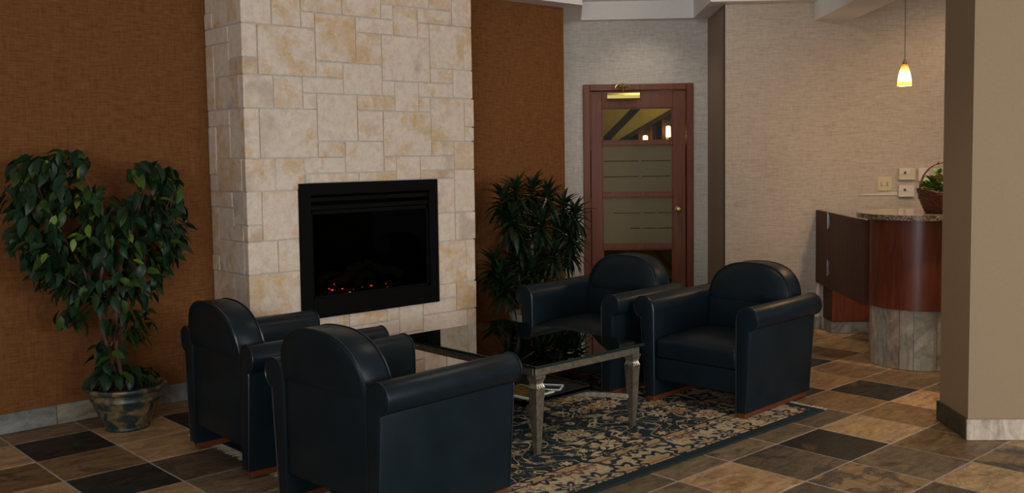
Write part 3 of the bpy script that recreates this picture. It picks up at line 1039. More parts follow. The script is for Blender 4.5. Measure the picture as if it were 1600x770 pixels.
for (a, b_, c, d) in ((ix0, ix0 + .018, iz0, iz1 - .10), (ix1 - .018, ix1, iz0, iz1 - .10), (ix0, ix1, iz1 - .122, iz1 - .10), (ix0, ix1, iz0 - .004, iz0 + .012)):
    add_box(bm, (a, FY - .002, c), (b_, FY + .014, d))
obj('glass_frame', bm, M['black_metal'], fire)
obj('glass_front', box((ix0 + .01, FY + .006, iz0), (ix1 - .01, FY + .010, iz1 - .11)), M['fire_glass'], fire)


def log_mesh(p0, p1, r):
    bm = bmesh.new()
    pts = [Vector(p0).lerp(Vector(p1), i / 6) + Vector((0, 0, .012 * math.sin(i * 1.7))) for i in range(7)]
    tube(bm, pts, [r * (0.8 + .3 * rs.random()) for _ in pts], 9)
    return bm


cxm, zb = (ix0 + ix1) / 2, iz0
obj('log', log_mesh((cxm - .30, FY + .24, zb + .08), (cxm + .26, FY + .22, zb + .10), .05), M['char'], fire, True)
obj('log', log_mesh((cxm - .24, FY + .13, zb + .05), (cxm + .02, FY + .18, zb + .16), .038), M['char'], fire, True)
obj('log', log_mesh((cxm + .05, FY + .19, zb + .17), (cxm + .30, FY + .10, zb + .08), .036), M['char'], fire, True)
obj('log', log_mesh((cxm - .05, FY + .11, zb + .05), (cxm + .10, FY + .27, zb + .17), .03), M['char'], fire, True)
bm = bmesh.new()
for i in range(80):
    x, y, s = rs.uniform(ix0 + .06, ix1 - .08), rs.uniform(FY + .04, FY + .3), rs.uniform(.008, .02)
    add_box(bm, (x - s, y - s, zb - .01), (x + s, y + s * .8, zb + s), None)
obj('ash_bed', bm, M['char'], fire, kind='stuff')
for (px, py, s, hot) in ((533, 460, .011, 1), (527, 461, .007, 1), (547, 457, .009, 1), (541, 458, .006, 0), (572, 455, .009, 0), (578, 454, .009, 0), (519, 453, .008, 0), (522, 444, .004, 0), (580, 446, .007, 0), (594, 452, .004, 0), (535, 451, .006, 0), (603, 443, .004, 0), (566, 448, .003, 0), (514, 451, .005, 0), (560, 457, .003, 0), (606, 448, .003, 0), (586, 450, .003, 0), (552, 452, .0025, 0)):
    p = on_y(px, py, FY + .06 + .05 * rs.random())
    bm = bmesh.new()
    bmesh.ops.create_icosphere(bm, subdivisions=1, radius=s)
    for v in bm.verts:
        v.co.x *= 1.5
        v.co.z *= .55
        v.co += p
    obj('ember', bm, M['ember_hot'] if hot else M['ember'], fire)

# ================================================================== RUG
RUG_X0, RUG_X1, RUG_Y0, RUG_Y1 = -1.23, 1.565, 0.158, 2.36
RUG_HX, RUG_HY = (RUG_X1 - RUG_X0) / 2, (RUG_Y1 - RUG_Y0) / 2
rug = thing('rug', 'navy and beige floral Persian-style rug under the coffee table', 'rug', ((RUG_X0 + RUG_X1) / 2, (RUG_Y0 + RUG_Y1) / 2, 0))
obj('pile', box((-RUG_HX, -RUG_HY, .0005), (RUG_HX, RUG_HY, .009), .003, 1), rug_mat(), rug)
bm = bmesh.new()
for sx in (-1, 1):
    y = -RUG_HY + .01
    while y < RUG_HY:
        L = random.uniform(.045, .065)
        dy = random.uniform(-.012, .012)
        x0 = sx * (RUG_HX - .002)
        w = .0035
        a = [(x0, y - w, .006), (x0, y + w, .006), (x0 + sx * L, y + w + dy, .0025), (x0 + sx * L, y - w + dy, .0025)]
        lo = [bm.verts.new((p[0], p[1], .0012)) for p in a]
        hi = [bm.verts.new((p[0], p[1], p[2])) for p in a]
        bm.faces.new(hi)
        bm.faces.new(lo[::-1])
        for i in range(4):
            bm.faces.new((lo[i], lo[(i + 1) % 4], hi[(i + 1) % 4], hi[i]))
        y += .011
obj('fringe', bm, M['fringe'], rug, kind='stuff')

# ================================================================== ARMCHAIRS
HD, IW, PB, PW = 0.373, 0.282, 0.341, 0.374      # half depth, inner half width, outer half width at foot and under the roll


def arm_profile(s):
    pts = [(IW, .030), (IW, .545)]
    cy, cz, r = .358, .566, .066
    for i in range(0, 15):
        a = PI * 0.93 - i * (PI * 1.36) / 14
        pts.append((cy + r * math.cos(a) * (1.1 if math.cos(a) < 0 else 1.0), cz + r * math.sin(a)))
    pts += [(PW, .488), (PB, .030)]
    return [(s * y, z) for y, z in pts]


def make_chair(label):
    t = thing('armchair', label, 'armchair', (0, 0, 0), 0, 'black leather armchairs round the coffee table')
    for s in (-1, 1):
        bm, f0, f1 = extrude_profile(arm_profile(s), -HD, HD)
        ends = [e for e in bm.edges if (all(v.co.x > HD - 1e-5 for v in e.verts) or all(v.co.x < -HD + 1e-5 for v in e.verts))]
        bevel(bm, .012, 3, ends)
        arm = obj('arm', bm, M['leather'], t, True, 50)
        for xx in (HD - .004, -HD + .004):
            bm = bmesh.new()
            tube(bm, [(xx, y, z) for y, z in arm_profile(s)], .0035, 5)
            obj('piping', bm, M['piping'], arm, True)
        obj('foot_runner', box((-HD + .02, min(s * (IW + .004), s * (PB - .003)), 0), (HD - .012, max(s * (IW + .004), s * (PB - .003)), .031), .003, 1), M['foot_wood'], t, label='orange-brown wooden runner')
    # rear lower panel
    obj('rear_panel', box((-HD + .010, -IW + .001, .130), (-HD + .07, IW - .001, .556), .012, 3), M['leather'], t, True, 50)
    obj('back_pad', box((-HD + .072, -IW + .001, .30), (-HD + .155, IW - .001, .575), .015, 3), M['leather'], t, True, 50)
    # front rail under the seat
    obj('front_rail', box((HD - .095, -IW + .001, .130), (HD - .022, IW - .001, .265), .012, 3), M['leather'], t, True, 50)
    # seat cushion, crowned
    bm = bmesh.new()
    nx, ny = 12, 12
    x0, x1, y0, y1 = -.205, HD - .012, -IW + .003, IW - .003
    top, bot = {}, {}
    for i in range(nx + 1):
        for j in range(ny + 1):
            uu, vv = i / nx * 2 - 1, j / ny * 2 - 1
            x, y = x0 + (x1 - x0) * i / nx, y0 + (y1 - y0) * j / ny
            e = (1 - abs(uu) ** 4) * (1 - abs(vv) ** 4)
            top[i, j] = bm.verts.new((x, y, .382 + .034 * e))
            bot[i, j] = bm.verts.new((x, y, .262))
    for i in range(nx):
        for j in range(ny):
            bm.faces.new((top[i, j], top[i + 1, j], top[i + 1, j + 1], top[i, j + 1]))
            bm.faces.new((bot[i, j], bot[i, j + 1], bot[i + 1, j + 1], bot[i + 1, j]))
    for i in range(nx):
        bm.faces.new((top[i, 0], bot[i, 0], bot[i + 1, 0], top[i + 1, 0]))
        bm.faces.new((top[i, ny], top[i + 1, ny], bot[i + 1, ny], bot[i, ny]))
    for j in range(ny):
        bm.faces.new((top[0, j], top[0, j + 1], bot[0, j + 1], bot[0, j]))
        bm.faces.new((top[nx, j], bot[nx, j], bot[nx, j + 1], top[nx, j + 1]))
    bm.normal_update()
    fe = [e for e in bm.edges if len(e.link_faces) == 2 and e.link_faces[0].normal.angle(e.link_faces[1].normal) > .9]
    bevel(bm, .028, 4, fe)
    obj('seat_cushion', bm, M['leather'], t, True, 60)
    # arched back cushion
    a, b_, z0 = .288, .255, .545
    LEAN = .17
    prof = [(-a, z0), (-a, z0 + .02)]
    n = 28
    for i in range(n + 1):
        th = PI - PI * i / n
        c_, s_ = math.cos(th), math.sin(th)
        prof.append((a * math.copysign(abs(c_) ** 0.78, c_), z0 + .02 + (b_ - .02) * abs(s_) ** 0.84))
    prof += [(a, z0)]
    seen = []
    for p in prof:
        if not seen or (Vector(p) - Vector(seen[-1])).length > 1e-4:
            seen.append(p)
    xb, xf = -HD + .008, -HD + .160
    bm = bmesh.new()
    # rings from the back face to the front face; the face domes forward
    rings = []
    for x, sc in ((xb, .0), (xb, .55), (xb, .93), (xb + .006, .975), (xb + .022, 1.0), ((xb + xf) / 2, 1.0), (xf - .024, 1.0), (xf - .008, .975), (xf, .94), (xf + .010, .70), (xf + .016, .35), (xf + .017, .0)):
        cz = .65
        if sc == 0:
            rings.append([bm.verts.new((x - LEAN * (cz - .5), 0, cz))])
        else:
            rings.append([bm.verts.new((x - LEAN * max(0, (cz + (z - cz) * sc - .5)), y * sc, cz + (z - cz) * sc)) for y, z in seen])
    for k in range(len(rings) - 1):
        A, B = rings[k], rings[k + 1]
        N = len(seen)
        for i in range(N):
            j = (i + 1) % N
            if len(A) == 1:
                bm.faces.new((A[0], B[j], B[i]))
            elif len(B) == 1:
                bm.faces.new((A[i], A[j], B[0]))
            else:
                bm.faces.new((A[i], A[j], B[j], B[i]))
    back = obj('backrest', bm, M['leather'], t, True, 60)
    for xx in (xb + .010, xf - .010):
        bm = bmesh.new()
        tube(bm, [(xx - LEAN * max(0, z - .5), y * .992, .65 + (z - .65) * .992) for y, z in seen[1:-1]], .0045, 6)
        obj('piping', bm, M['piping'], back, True)
    return t


ch = make_chair('black leather armchair seen from behind, in front of the stone fireplace corner')
ch.location, ch.rotation_euler = (-1.023, 1.740, .009), (0, 0, math.radians(-2.4))
for loc, ang, lab in (((-1.066, .724, .009), 3.85, 'black leather armchair seen from behind, nearest the camera, hiding the table corner'),
                      ((1.262, 1.618, .009), 185.25, 'black leather armchair facing the camera in front of the wooden door and tall plant'),
                      ((1.409, .719, .009), 183.3, 'black leather armchair facing the table, beside the rug corner and reception desk')):
    c = copy_tree(ch)
    c.location, c.rotation_euler = loc, (0, 0, math.radians(ang))
    c['label'] = lab

# ================================================================== COFFEE TABLE
TX0, TX1, TY0, TY1 = -.222, .566, .703, 1.826
tb = thing('coffee_table', 'glass-topped coffee table with fluted antique silver legs on the rug', 'table', ((TX0 + TX1) / 2, (TY0 + TY1) / 2, .009))
hx, hy = (TX1 - TX0) / 2, (TY1 - TY0) / 2
bm = box((-hx - .02, -hy - .02, .441), (hx + .02, hy + .02, .456), .003, 2)
for f in bm.faces:
    f.material_index = 0 if abs(f.normal.z) > .9 else 1
obj('glass_top', bm, [M['table_glass'], M['glass_edge']], tb)
bm = bmesh.new()
aw = .022
add_box(bm, (-hx, -hy, .400), (hx, -hy + aw, .440))
add_box(bm, (-hx, hy - aw, .400), (hx, hy, .440))
add_box(bm, (-hx, -hy + aw, .400), (-hx + aw, hy - aw, .440))
add_box(bm, (hx - aw, -hy + aw, .400), (hx, hy - aw, .440))
bevel(bm, .002, 1)
obj('apron', bm, M['silver'], tb)
for sx in (-1, 1):
    for sy in (-1, 1):
        bm = bmesh.new()
        rings = []
        # square section: half width by height; the neck is fluted
        prof = [(.0335, .400), (.0330, .388), (.0285, .376), (.0245, .364), (.0240, .357), (.0265, .349), (.0300, .341), (.0305, .336), (.0295, .328), (.0140, .004), (.0135, 0)]
        for (h, z) in prof:
            ring = []
            flute = .0030 if .338 < z < .386 else 0
            for side_ in range(4):
                for q in range(8):
                    tt = q / 8 * 2 - 1
                    rr = h - flute * (q % 2)
                    p = {0: (tt * h, -rr), 1: (rr, tt * h), 2: (-tt * h, rr), 3: (-rr, -tt * h)}[side_]
                    ring.append(bm.verts.new((p[0], p[1], z)))
            rings.append(ring)
        for k in range(len(rings) - 1):
            for i in range(32):
                j = (i + 1) % 32
                bm.faces.new((rings[k][i], rings[k][j], rings[k + 1][j], rings[k + 1][i]))
        bm.faces.new(rings[0])
        bm.faces.new(rings[-1][::-1])
        bmesh.ops.translate(bm, vec=(sx * (hx - .029), sy * (hy - .029), 0), verts=bm.verts)
        obj('leg', bm, M['silver'], tb)
        # stretcher from this leg to the middle
        p = Vector((sx * (hx - .034), sy * (hy - .034), 0))
        L = p.length
        Mx = Matrix.Rotation(math.atan2(p.y, p.x), 4, 'Z')
        obj('stretcher', box((.03, -.012, .152), (L, .012, .178), .002, 1, Mx), M['silver'], tb)
bm = bmesh.new()
sxh, syh = .262, .330
add_box(bm, (-sxh, -syh, .190), (sxh, syh, .205))
for (a, b_, c, d) in ((-sxh, sxh, -syh, -syh + .018), (-sxh, sxh, syh - .018, syh), (-sxh, -sxh + .018, -syh, syh), (sxh - .018, sxh, -syh, syh)):
    add_box(bm, (a, c, .179), (b_, d, .212))
obj('shelf', bm, M['black_wood'], tb, label='black lacquered lower shelf')
TBZ = .009 + .2055


def mag_mat(name, cols, sc):
    m, nt, b = new_mat(name)
    v = coords(nt, 'Object', (1, 1, 1))
    f = noise(nt, v, sc, 2, 0.5, .8)
    k = len(cols)
    nt.links.new(ramp(nt, f, [(.30 + .40 * i / k, c) for i, c in enumerate(cols)], 'CONSTANT'), b.inputs['Base Color'])
    b.inputs['Roughness'].default_value = .25
    return m


mg = thing('magazine', 'magazine with a red and green picture cover lying on the black shelf', 'magazine', (.055, 1.03, TBZ), math.radians(4))
obj('pages', box((-.105, -.075, .0005), (.105, .18, .012), .001, 1), M['paper'], mg)
obj('cover', box((-.093, -.062, .012), (.093, .178, .0135)), mag_mat('picture_cover', [(.03, .07, .02), (.12, .16, .03), (.25, .05, .02), (.32, .12, .03), (.05, .09, .03)], 22), mg, label='red and green picture cover')
mg2 = thing('booklet', 'dark booklet with white edges lying askew beside the magazine on the black shelf', 'booklet', (.225, 1.075, TBZ), math.radians(35))
bm = bmesh.new()
for (a, b_, c, d) in ((-.06, .06, -.08, -.071), (-.06, .06, .071, .08), (-.06, -.051, -.071, .071), (.051, .06, -.071, .071)):
    add_box(bm, (a, c, .0008), (b_, d, .008))
bevel(bm, .001, 1)
obj('page_edge', bm, M['paper'], mg2)
obj('cover', box((-.052, -.072, .001), (.052, .072, .003)), M['black_wood'], mg2)
bm = bmesh.new()

# ================================================================== PLANTS
def leaf_mesh(name, L, Wd, droop, mat, fold=.25, tip=.35, rows=4):
    """one blade along +x with a midrib fold and a bend"""
    me = bpy.data.meshes.new(name)
    vs, fs = [], []
    for i in range(rows + 1):
        t = i / rows
        w = Wd / 2 * (math.sin(PI * min(1, t ** (.75) * .98 + .02)) ** .85 if i < rows else 0)
        if tip == 0:      # strap leaf
            w = Wd / 2 * (1 - .15 * abs(t - .35)) * (1 - t ** 4) * (.55 + .45 * min(1, t * 4))
        x, z = L * t * (1 - .12 * t * droop), -L * droop * .5 * t * t
        vs += [(x, -w, z + fold * w), (x, 0, z), (x, w, z + fold * w)]
    for i in range(rows):
        a = i * 3
        fs += [(a, a + 1, a + 4, a + 3), (a + 1, a + 2, a + 5, a + 4)]
    # underside gives the blade a body
    n0 = len(vs)
    vs += [(x, y, z - .0012) for x, y, z in vs]
    fs += [tuple(reversed([k + n0 for k in f])) for f in list(fs)]
    me.from_pydata(vs, [], fs)
    me.validate()
    me.materials.append(mat)
    me.polygons.foreach_set('use_smooth', [True] * len(me.polygons))
    return me


def orient(pos, d, roll=0.0, scale=1.0):
    d = Vector(d).normalized()
    z = Vector((0, 0, 1)) - d * d.z
    if z.length < .05:
        z = Vector((1, 0, 0)) - d * d.x
    z.normalize()
    y = z.cross(d)
    m = Matrix(((d.x, y.x, z.x), (d.y, y.y, z.y), (d.z, y.z, z.z))) @ Matrix.Rotation(roll, 3, 'X')
    m = m * scale
    m4 = m.to_4x4()
    m4.translation = pos
    return m4


def scatter_leaves(root, mats4, meshes, limit=285, young=None, young_share=.0, rr=random):
    """the first ones become leaf objects of their own, the rest one joined foliage part"""
    rest_v, rest_f = [], []
    rest_mat = meshes[0].materials[0]
    for i, m4 in enumerate(mats4):
        if i < limit:
            me = young if (young is not None and rr.random() < young_share) else meshes[i % len(meshes)]
            inst('leaf', me, root, m4)
        else:
            me = meshes[i % len(meshes)]
            k = len(rest_v)
            rest_v += [tuple(m4 @ v.co) for v in me.vertices]
            rest_f += [tuple(k + q for q in p.vertices) for p in me.polygons]
    if rest_v:
        me = bpy.data.meshes.new('foliage')
        me.from_pydata(rest_v, [], rest_f)
        me.materials.append(rest_mat)
        me.polygons.foreach_set('use_smooth', [True] * len(me.polygons))
        o = inst('foliage', me, root)
        o['kind'] = 'stuff'


# ---- ficus in a mottled glazed pot, left
PC = Vector((-1.452, 2.752, 0))
fic = thing('potted_ficus', 'leafy green weeping fig in a mottled brown glazed pot by the brown wall', 'plant', PC)
bm = bmesh.new()
lathe(bm, [(.001, .0), (.116, .0), (.121, .006), (.121, .016), (.115, .022), (.132, .048), (.154, .088), (.172, .130), (.182, .166), (.190, .172), (.192, .180), (.187, .187), (.188, .200), (.190, .212), (.200, .218), (.214, .224), (.220, .236), (.217, .246), (.206, .250), (.190, .244), (.180, .225), (.174, .205), (.001, .205)], 0, 0, 40, False)
obj('pot', bm, M['pot'], fic, True, 50)
bm = bmesh.new()
lathe(bm, [(.001, .222), (.08, .224), (.15, .216), (.176, .208)], 0, 0, 24, False)
obj('soil', bm, M['soil'], fic, True)


def plane_pt(px, py, y):
    return on_y(px, py, y) - PC


rf = random.Random(21)
Y0 = 2.775


def px_path(pts, rads, name='stem'):
    bm = bmesh.new()
    P = [on_y(a, b_, Y0 + dy) - PC for a, b_, dy in pts]
    Q = []
    for i in range(len(P) - 1):
        for k in range(4):
            Q.append(P[i].lerp(P[i + 1], k / 4))
    Q.append(P[-1])
    n = len(Q)
    tube(bm, Q, [rads[0] + (rads[1] - rads[0]) * i / (n - 1) for i in range(n)], 7)
    return bm


base = [(190, 606, 0)]
trunks = [[(190, 606, 0), (176, 570, 0), (162, 520, 0), (150, 470, .01), (132, 425, .02), (100, 370, .03), (66, 310, .04), (50, 262, .04)],
          [(184, 606, .03), (168, 545, .03), (155, 480, .02), (160, 410, 0), (160, 350, 0), (140, 290, -.02), (118, 250, -.02)],
          [(192, 606, -.02), (182, 540, -.02), (182, 470, -.03), (190, 410, -.02), (206, 360, .0), (222, 310, .02), (236, 270, .03)],
          [(206, 395, .0), (236, 360, -.04), (262, 320, -.05), (270, 300, -.05)],
          [(148, 465, .0), (120, 445, -.06), (92, 430, -.08)], [(166, 500, 0), (190, 470, .05), (222, 452, .06)],
          [(160, 350, 0), (180, 320, .05), (200, 330, .06)], [(100, 370, .03), (60, 385, .0), (38, 395, -.02)], [(172, 540, 0), (200, 505, -.05), (216, 500, -.06)]]
for i, tr in enumerate(trunks):
    obj('stem', px_path(tr, (.0115, .005) if i < 3 else (.006, .003)), M['bark'], fic, True)
blobs = [(62, 262, 44, 22, 44), (112, 248, 36, 16, 30), (32, 300, 26, 28, 26), (100, 300, 52, 30, 52), (58, 345, 36, 28, 34), (150, 308, 34, 24, 28), (236, 268, 38, 18, 36), (262, 300, 26, 28, 34), (268, 350, 22, 40, 38),
         (222, 330, 42, 32, 50), (170, 365, 52, 34, 62), (112, 390, 48, 30, 48), (60, 400, 28, 18, 20), (40, 368, 24, 14, 14), (200, 402, 48, 32, 52), (252, 392, 22, 24, 22), (132, 446, 42, 24, 40), (86, 430, 28, 18, 20), (188, 448, 44, 24, 36),
         (228, 434, 22, 24, 20), (118, 486, 26, 18, 16), (214, 492, 22, 18, 14), (176, 505, 18, 14, 8), (168, 545, 22, 18, 12), (180, 575, 28, 16, 22), (212, 582, 30, 12, 22), (160, 590, 14, 12, 8), (206, 525, 18, 14, 8)]
lm = [leaf_mesh('leaf', .100, .046, .75, M['ficus']), leaf_mesh('leaf', .108, .048, .5, M['ficus']), leaf_mesh('leaf', .090, .042, .9, M['ficus'])]
lyoung = leaf_mesh('leaf', .080, .038, .4, M['ficus_new'])
ms = []
for (bx_, by_, rx, ry, cnt) in blobs:
    for _ in range(int(cnt * 1.5)):
        a, r = rf.uniform(0, 2 * PI), math.sqrt(rf.random())
        px, py = bx_ + rx * r * math.cos(a), by_ + ry * r * math.sin(a)
        rad = .24 if py < 440 else (.17 if py < 520 else .12)
        p = on_y(px, py, Y0 + rf.uniform(-rad, rad)) - PC
        out = Vector((p.x, p.y, 0))
        if out.length > .01:
            out.normalize()
        d = out * rf.uniform(-.2, 1.0) + Vector((rf.uniform(-.8, .8), rf.uniform(-.8, .8), rf.uniform(-1.5, .05)))
        if p.y + d.y * .09 > .30:
            d.y = -abs(d.y)
        if p.y > .28:
            p.y = .28
        ms.append((p.y, orient(p, d, rf.uniform(-.9, .9), rf.uniform(.8, 1.12))))
ms.sort(key=lambda t: t[0])
scatter_leaves(fic, [m for _, m in ms], lm, 290, lyoung, .07, rf)
# one fallen leaf on the floor
fl = inst('fallen_leaf', leaf_mesh('leaf', .085, .04, .3, M['ficus']), None, orient(Vector((-1.83, 2.52, .020)), (.9, .35, -.1), .7))
tag(fl, 'single green leaf fallen on the dark slate tile left of the pot', 'leaf')
fl.name = 'fallen_leaf'

# ---- dracaena in a white pot, behind the far armchair
DC = Vector((1.66, 2.72, 0))
dra = thing('potted_dracaena', 'tall dracaena with pale canes in a white pot between fireplace and door', 'plant', DC)
bm = bmesh.new()
lathe(bm, [(.001, 0), (.12, 0), (.128, .01), (.150, .24), (.158, .262), (.158, .285), (.148, .285), (.140, .25), (.001, .25)], 0, 0, 32, False)
obj('pot', bm, M['white_pot'], dra, True, 50)
bm = bmesh.new()
lathe(bm, [(.001, .258), (.09, .256), (.141, .252)], 0, 0, 20, False)
obj('soil', bm, M['soil'], dra, True)
rd = random.Random(4)
heads = [(786, 300, .02), (806, 288, -.05), (832, 286, .05), (856, 294, -.06), (880, 312, .02), (898, 322, -.08), (800, 328, -.12), (826, 322, .10), (846, 338, -.1), (872, 348, .06), (892, 356, -.05), (815, 358, -.02), (842, 372, .06), (866, 384, -.14), (890, 376, .0), (806, 392, .06), (780, 416, -.05), (790, 436, -.16), (772, 402, .05), (832, 408, -.12), (848, 428, .05), (815, 430, .1)]
hp = []
for (px, py, dy) in heads:
    p = on_y(px, py + 8, DC.y + dy) - DC
    hp.append(p)
trk = [Vector((-.05, .02, .25)), Vector((.03, -.03, .25)), Vector((.06, .05, .25)), Vector((-.02, .06, .25)), Vector((.0, -.06, .25))]
nodes = []
for i, t0 in enumerate(trk):
    j = (3, 7, 10, 15, 20)[i]
    p = hp[j]
    mid = Vector((t0.x + (p.x - t0.x) * .25, t0.y + (p.y - t0.y) * .3, t0.z + (p.z - t0.z) * .55))
    pts = bez(t0, mid, p, 10)
    nodes += pts[4:9]
    bm = bmesh.new()
    tube(bm, pts, [.013 - .0005 * k for k in range(len(pts))], 7)
    obj('cane', bm, M['pale_cane'], dra, True)
for k, p in enumerate(hp):
    if k in (3, 7, 10, 15, 20):
        continue
    q = min([n_ for n_ in nodes if n_.z < p.z - .02] or nodes, key=lambda n_: (n_ - p).length)
    bm = bmesh.new()
    tube(bm, bez(q, Vector((p.x, p.y, (q.z + p.z) / 2 - .02)), p, 6), .006, 6)
    obj('cane', bm, M['bark'], dra, True)
lmd = [leaf_mesh('leaf', .180, .034, .75, M['dracaena'], .35, 0, 4), leaf_mesh('leaf', .195, .034, 1.0, M['dracaena'], .35, 0, 4), leaf_mesh('leaf', .165, .032, .5, M['dracaena'], .35, 0, 4)]
ms = []
for p in hp:
    for k in range(46):
        az = k * 2.4 + rd.uniform(-.3, .3)
        el = 1.3 - (1.9 if p.z < .75 else 2.2) * (k / 46) + rd.uniform(-.15, .15)
        d = Vector((math.cos(az) * math.cos(el), math.sin(az) * math.cos(el), math.sin(el)))
        q = p - Vector((0, 0, .11 * k / 46))
        if q.y + d.y * .15 > .36:
            d.y *= .2
        ms.append((q.y + d.y * .1 + rd.uniform(0, .05), orient(q, d, rd.uniform(-.3, .3), rd.uniform(.85, 1.1))))
ms.sort(key=lambda t: t[0])
scatter_leaves(dra, [m for _, m in ms], lmd, 290, None, 0, rd)

# ================================================================== RECEPTION DESK
DC0 = NS(2.539, 1.995, 0)
desk = thing('reception_desk', 'curved cherry wood reception desk with granite top on slate drum base', 'desk', DC0, -PI / 4)
# local x = +s, local y = +n


def stadium(r, length, seg=24):
    pts = []
    for i in range(seg + 1):
        a = PI / 2 + PI * i / seg
        pts.append((r * math.cos(a), r * math.sin(a)))
    pts += [(length, -r), (length, r)]
    return pts


LEN = 2.6
bm = prism(stadium(.335, LEN), .412, 1.024)
bevel(bm, .003, 1, [e for e in bm.edges if abs(e.verts[0].co.z - e.verts[1].co.z) < 1e-5])
obj('body', bm, M['cherry'], desk, True, 30)
bm = prism(stadium(.412, LEN), 1.026, 1.061)
bevel(bm, .008, 3, [e for e in bm.edges if abs(e.verts[0].co.z - e.verts[1].co.z) < 1e-5])
obj('granite_top', bm, M['granite'], desk, True, 40)
obj('plinth_core', prism(stadium(.304, LEN), .001, .410), M['grout'], desk)
# upright slate strips round the drum
angs = [PI / 2 + PI * f for f in (0, .085, .17, .235, .285, .335, .41, .505, .585, .68, .775, .87, 1.0)]
for i in range(len(angs) - 1):
    a0, a1 = angs[i] + .006, angs[i + 1] - .006
    bm = bmesh.new()
    sg = 4
    vi, vo = [], []
    for z in (.002, .408):
        vi.append([bm.verts.new((.304 * math.cos(a0 + (a1 - a0) * k / sg), .304 * math.sin(a0 + (a1 - a0) * k / sg), z)) for k in range(sg + 1)])
        vo.append([bm.verts.new((.317 * math.cos(a0 + (a1 - a0) * k / sg), .317 * math.sin(a0 + (a1 - a0) * k / sg), z)) for k in range(sg + 1)])
    for k in range(sg):
        bm.faces.new((vo[0][k], vo[0][k + 1], vo[1][k + 1], vo[1][k]))
        bm.faces.new((vi[0][k + 1], vi[0][k], vi[1][k], vi[1][k + 1]))
        bm.faces.new((vi[0][k], vi[0][k + 1], vo[0][k + 1], vo[0][k]))
        bm.faces.new((vi[1][k + 1], vi[1][k], vo[1][k], vo[1][k + 1]))
    bm.faces.new((vi[0][0], vo[0][0], vo[1][0], vi[1][0]))
    bm.faces.new((vo[0][sg], vi[0][sg], vi[1][sg], vo[1][sg]))
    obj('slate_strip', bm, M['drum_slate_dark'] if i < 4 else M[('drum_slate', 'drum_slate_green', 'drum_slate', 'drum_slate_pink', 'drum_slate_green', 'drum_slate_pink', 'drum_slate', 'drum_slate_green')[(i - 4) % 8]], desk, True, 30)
x = .02
while x < LEN - .05:
    obj('slate_strip', box((x, -.317, .002), (x + .118, -.304, .408), .001, 1), M['drum_slate'], desk)
    x += .121

# hinged gate between the wall and the desk
gate = thing('counter_gate', 'dark cherry wood gate panel hinged between the wall and the desk', 'gate', NS(NE, 1.64, 0), -PI / 4)
obj('hinge_post', box((0, -.392, .397), (.022, -.003, 1.003), .002, 1), M['cherry_dark'], gate, label='narrow fixed leaf at the wall')
obj('gate_panel', box((0, -1.30, .397), (.022, -.396, 1.003), .002, 1), M['cherry_dark'], gate)
for z0, z1 in ((.878, 1.0), (.497, .625)):
    bm = bmesh.new()
    tube(bm, [(-.008, -.394, z0), (-.008, -.394, z1)], .008, 10)
    add_box(bm, (-.0025, -.408, z0 + .010), (-.0005, -.380, z1 - .010))
    for zz in (z0 - .004, z1 - .002):
        add_box(bm, (-.014, -.400, zz), (-.002, -.388, zz + .006))
    obj('hinge', bm, M['chrome'], gate, True, label='chrome hinge')

# back counter cabinet below the wall
cab = thing('base_cabinet', 'low cherry wood cabinet on a grey plinth under the counter gate', 'cabinet', NS(3.655, 1.705, 0), -PI / 4)
obj('carcass', box((0, .004, .098), (1.6, .222, .72), .002, 1), M['cherry_dark'], cab)
obj('front_panel', box((.010, -.012, .100), (1.598, .003, .70), .002, 1), M['cherry'], cab, label='red cherry front panel')
obj('plinth', box((.004, -.004, .001), (1.6, .218, .096), .001, 1), M['marble_grey'], cab)
# ================================================================== WALL FITTINGS
def wall_plate(name, label, cat, s0, s1, z0, z1, depth, mat, group=None):
    t = thing(name, label, cat, NS(NE - .001, (s0 + s1) / 2, (z0 + z1) / 2), -PI / 4, group)
    w, h = (s1 - s0) / 2, (z1 - z0) / 2
    obj('cover_plate', box((-w, -depth, -h), (w, 0, h), .004, 2), mat, t)
    return t, w, h


t, w, h = wall_plate('light_switch', 'ivory double light switch plate on the beige wall', 'switch', 2.145, 2.262, 1.155, 1.272, .008, M['ivory'])
for x in (-.024, .024):
    obj('toggle', box((x - .005, -.020, -.012), (x + .005, -.006, .012), .002, 1), M['ivory'], t)
    obj('slot', box((x - .007, -.0095, -.016), (x + .007, -.0078, .016)), M['dark_dot'], t)
for nm, s0, s1, z0, z1, m_ in (('upper beige and white', 2.312, 2.446, 1.245, 1.342, 'ivory'), ('lower white', 2.312, 2.440, 1.104, 1.200, 'white_plastic')):
    t, w, h = wall_plate('thermostat', nm + ' thermostat box on the beige wall above the desk', 'thermostat', s0, s1, z0, z1, .030, M[m_], 'thermostats on the beige wall')
    obj('face_panel', box((-w + .003, -.033, -.002), (w * .35, -.029, h - .004), .001, 1), M['white_plastic'], t)
    obj('dial_window', box((-w + .038, -.0345, h - .048), (-w + .058, -.0325, h - .026)), M['dark_dot'], t)
    obj('lower_ledge', box((-w + .002, -.034, -h + .002), (w - .002, -.029, -h + .014), .001, 1), M['white_plastic'], t)
t, w, h = wall_plate('wall_box', 'plain white wall box half hidden behind the basket handle', 'box', 2.474, 2.56, 1.232, 1.342, .02, M['white_plastic'])
obj('face_panel', box((-w + .008, -.022, -h + .01), (w - .008, -.019, h - .01), .001, 1), M['white_plastic'], t)
t = thing('cable_cover', 'thin white cable cover running along the beige wall under the switch', 'cable cover', NS(NE - .001, 2.15, 1.12), -PI / 4)
bm = bmesh.new()
vs = [(-.17, -.006, .0), (.158, -.006, -.002), (.158, -.006, .026), (-.17, -.006, .004)]
a = [bm.verts.new(p) for p in vs]
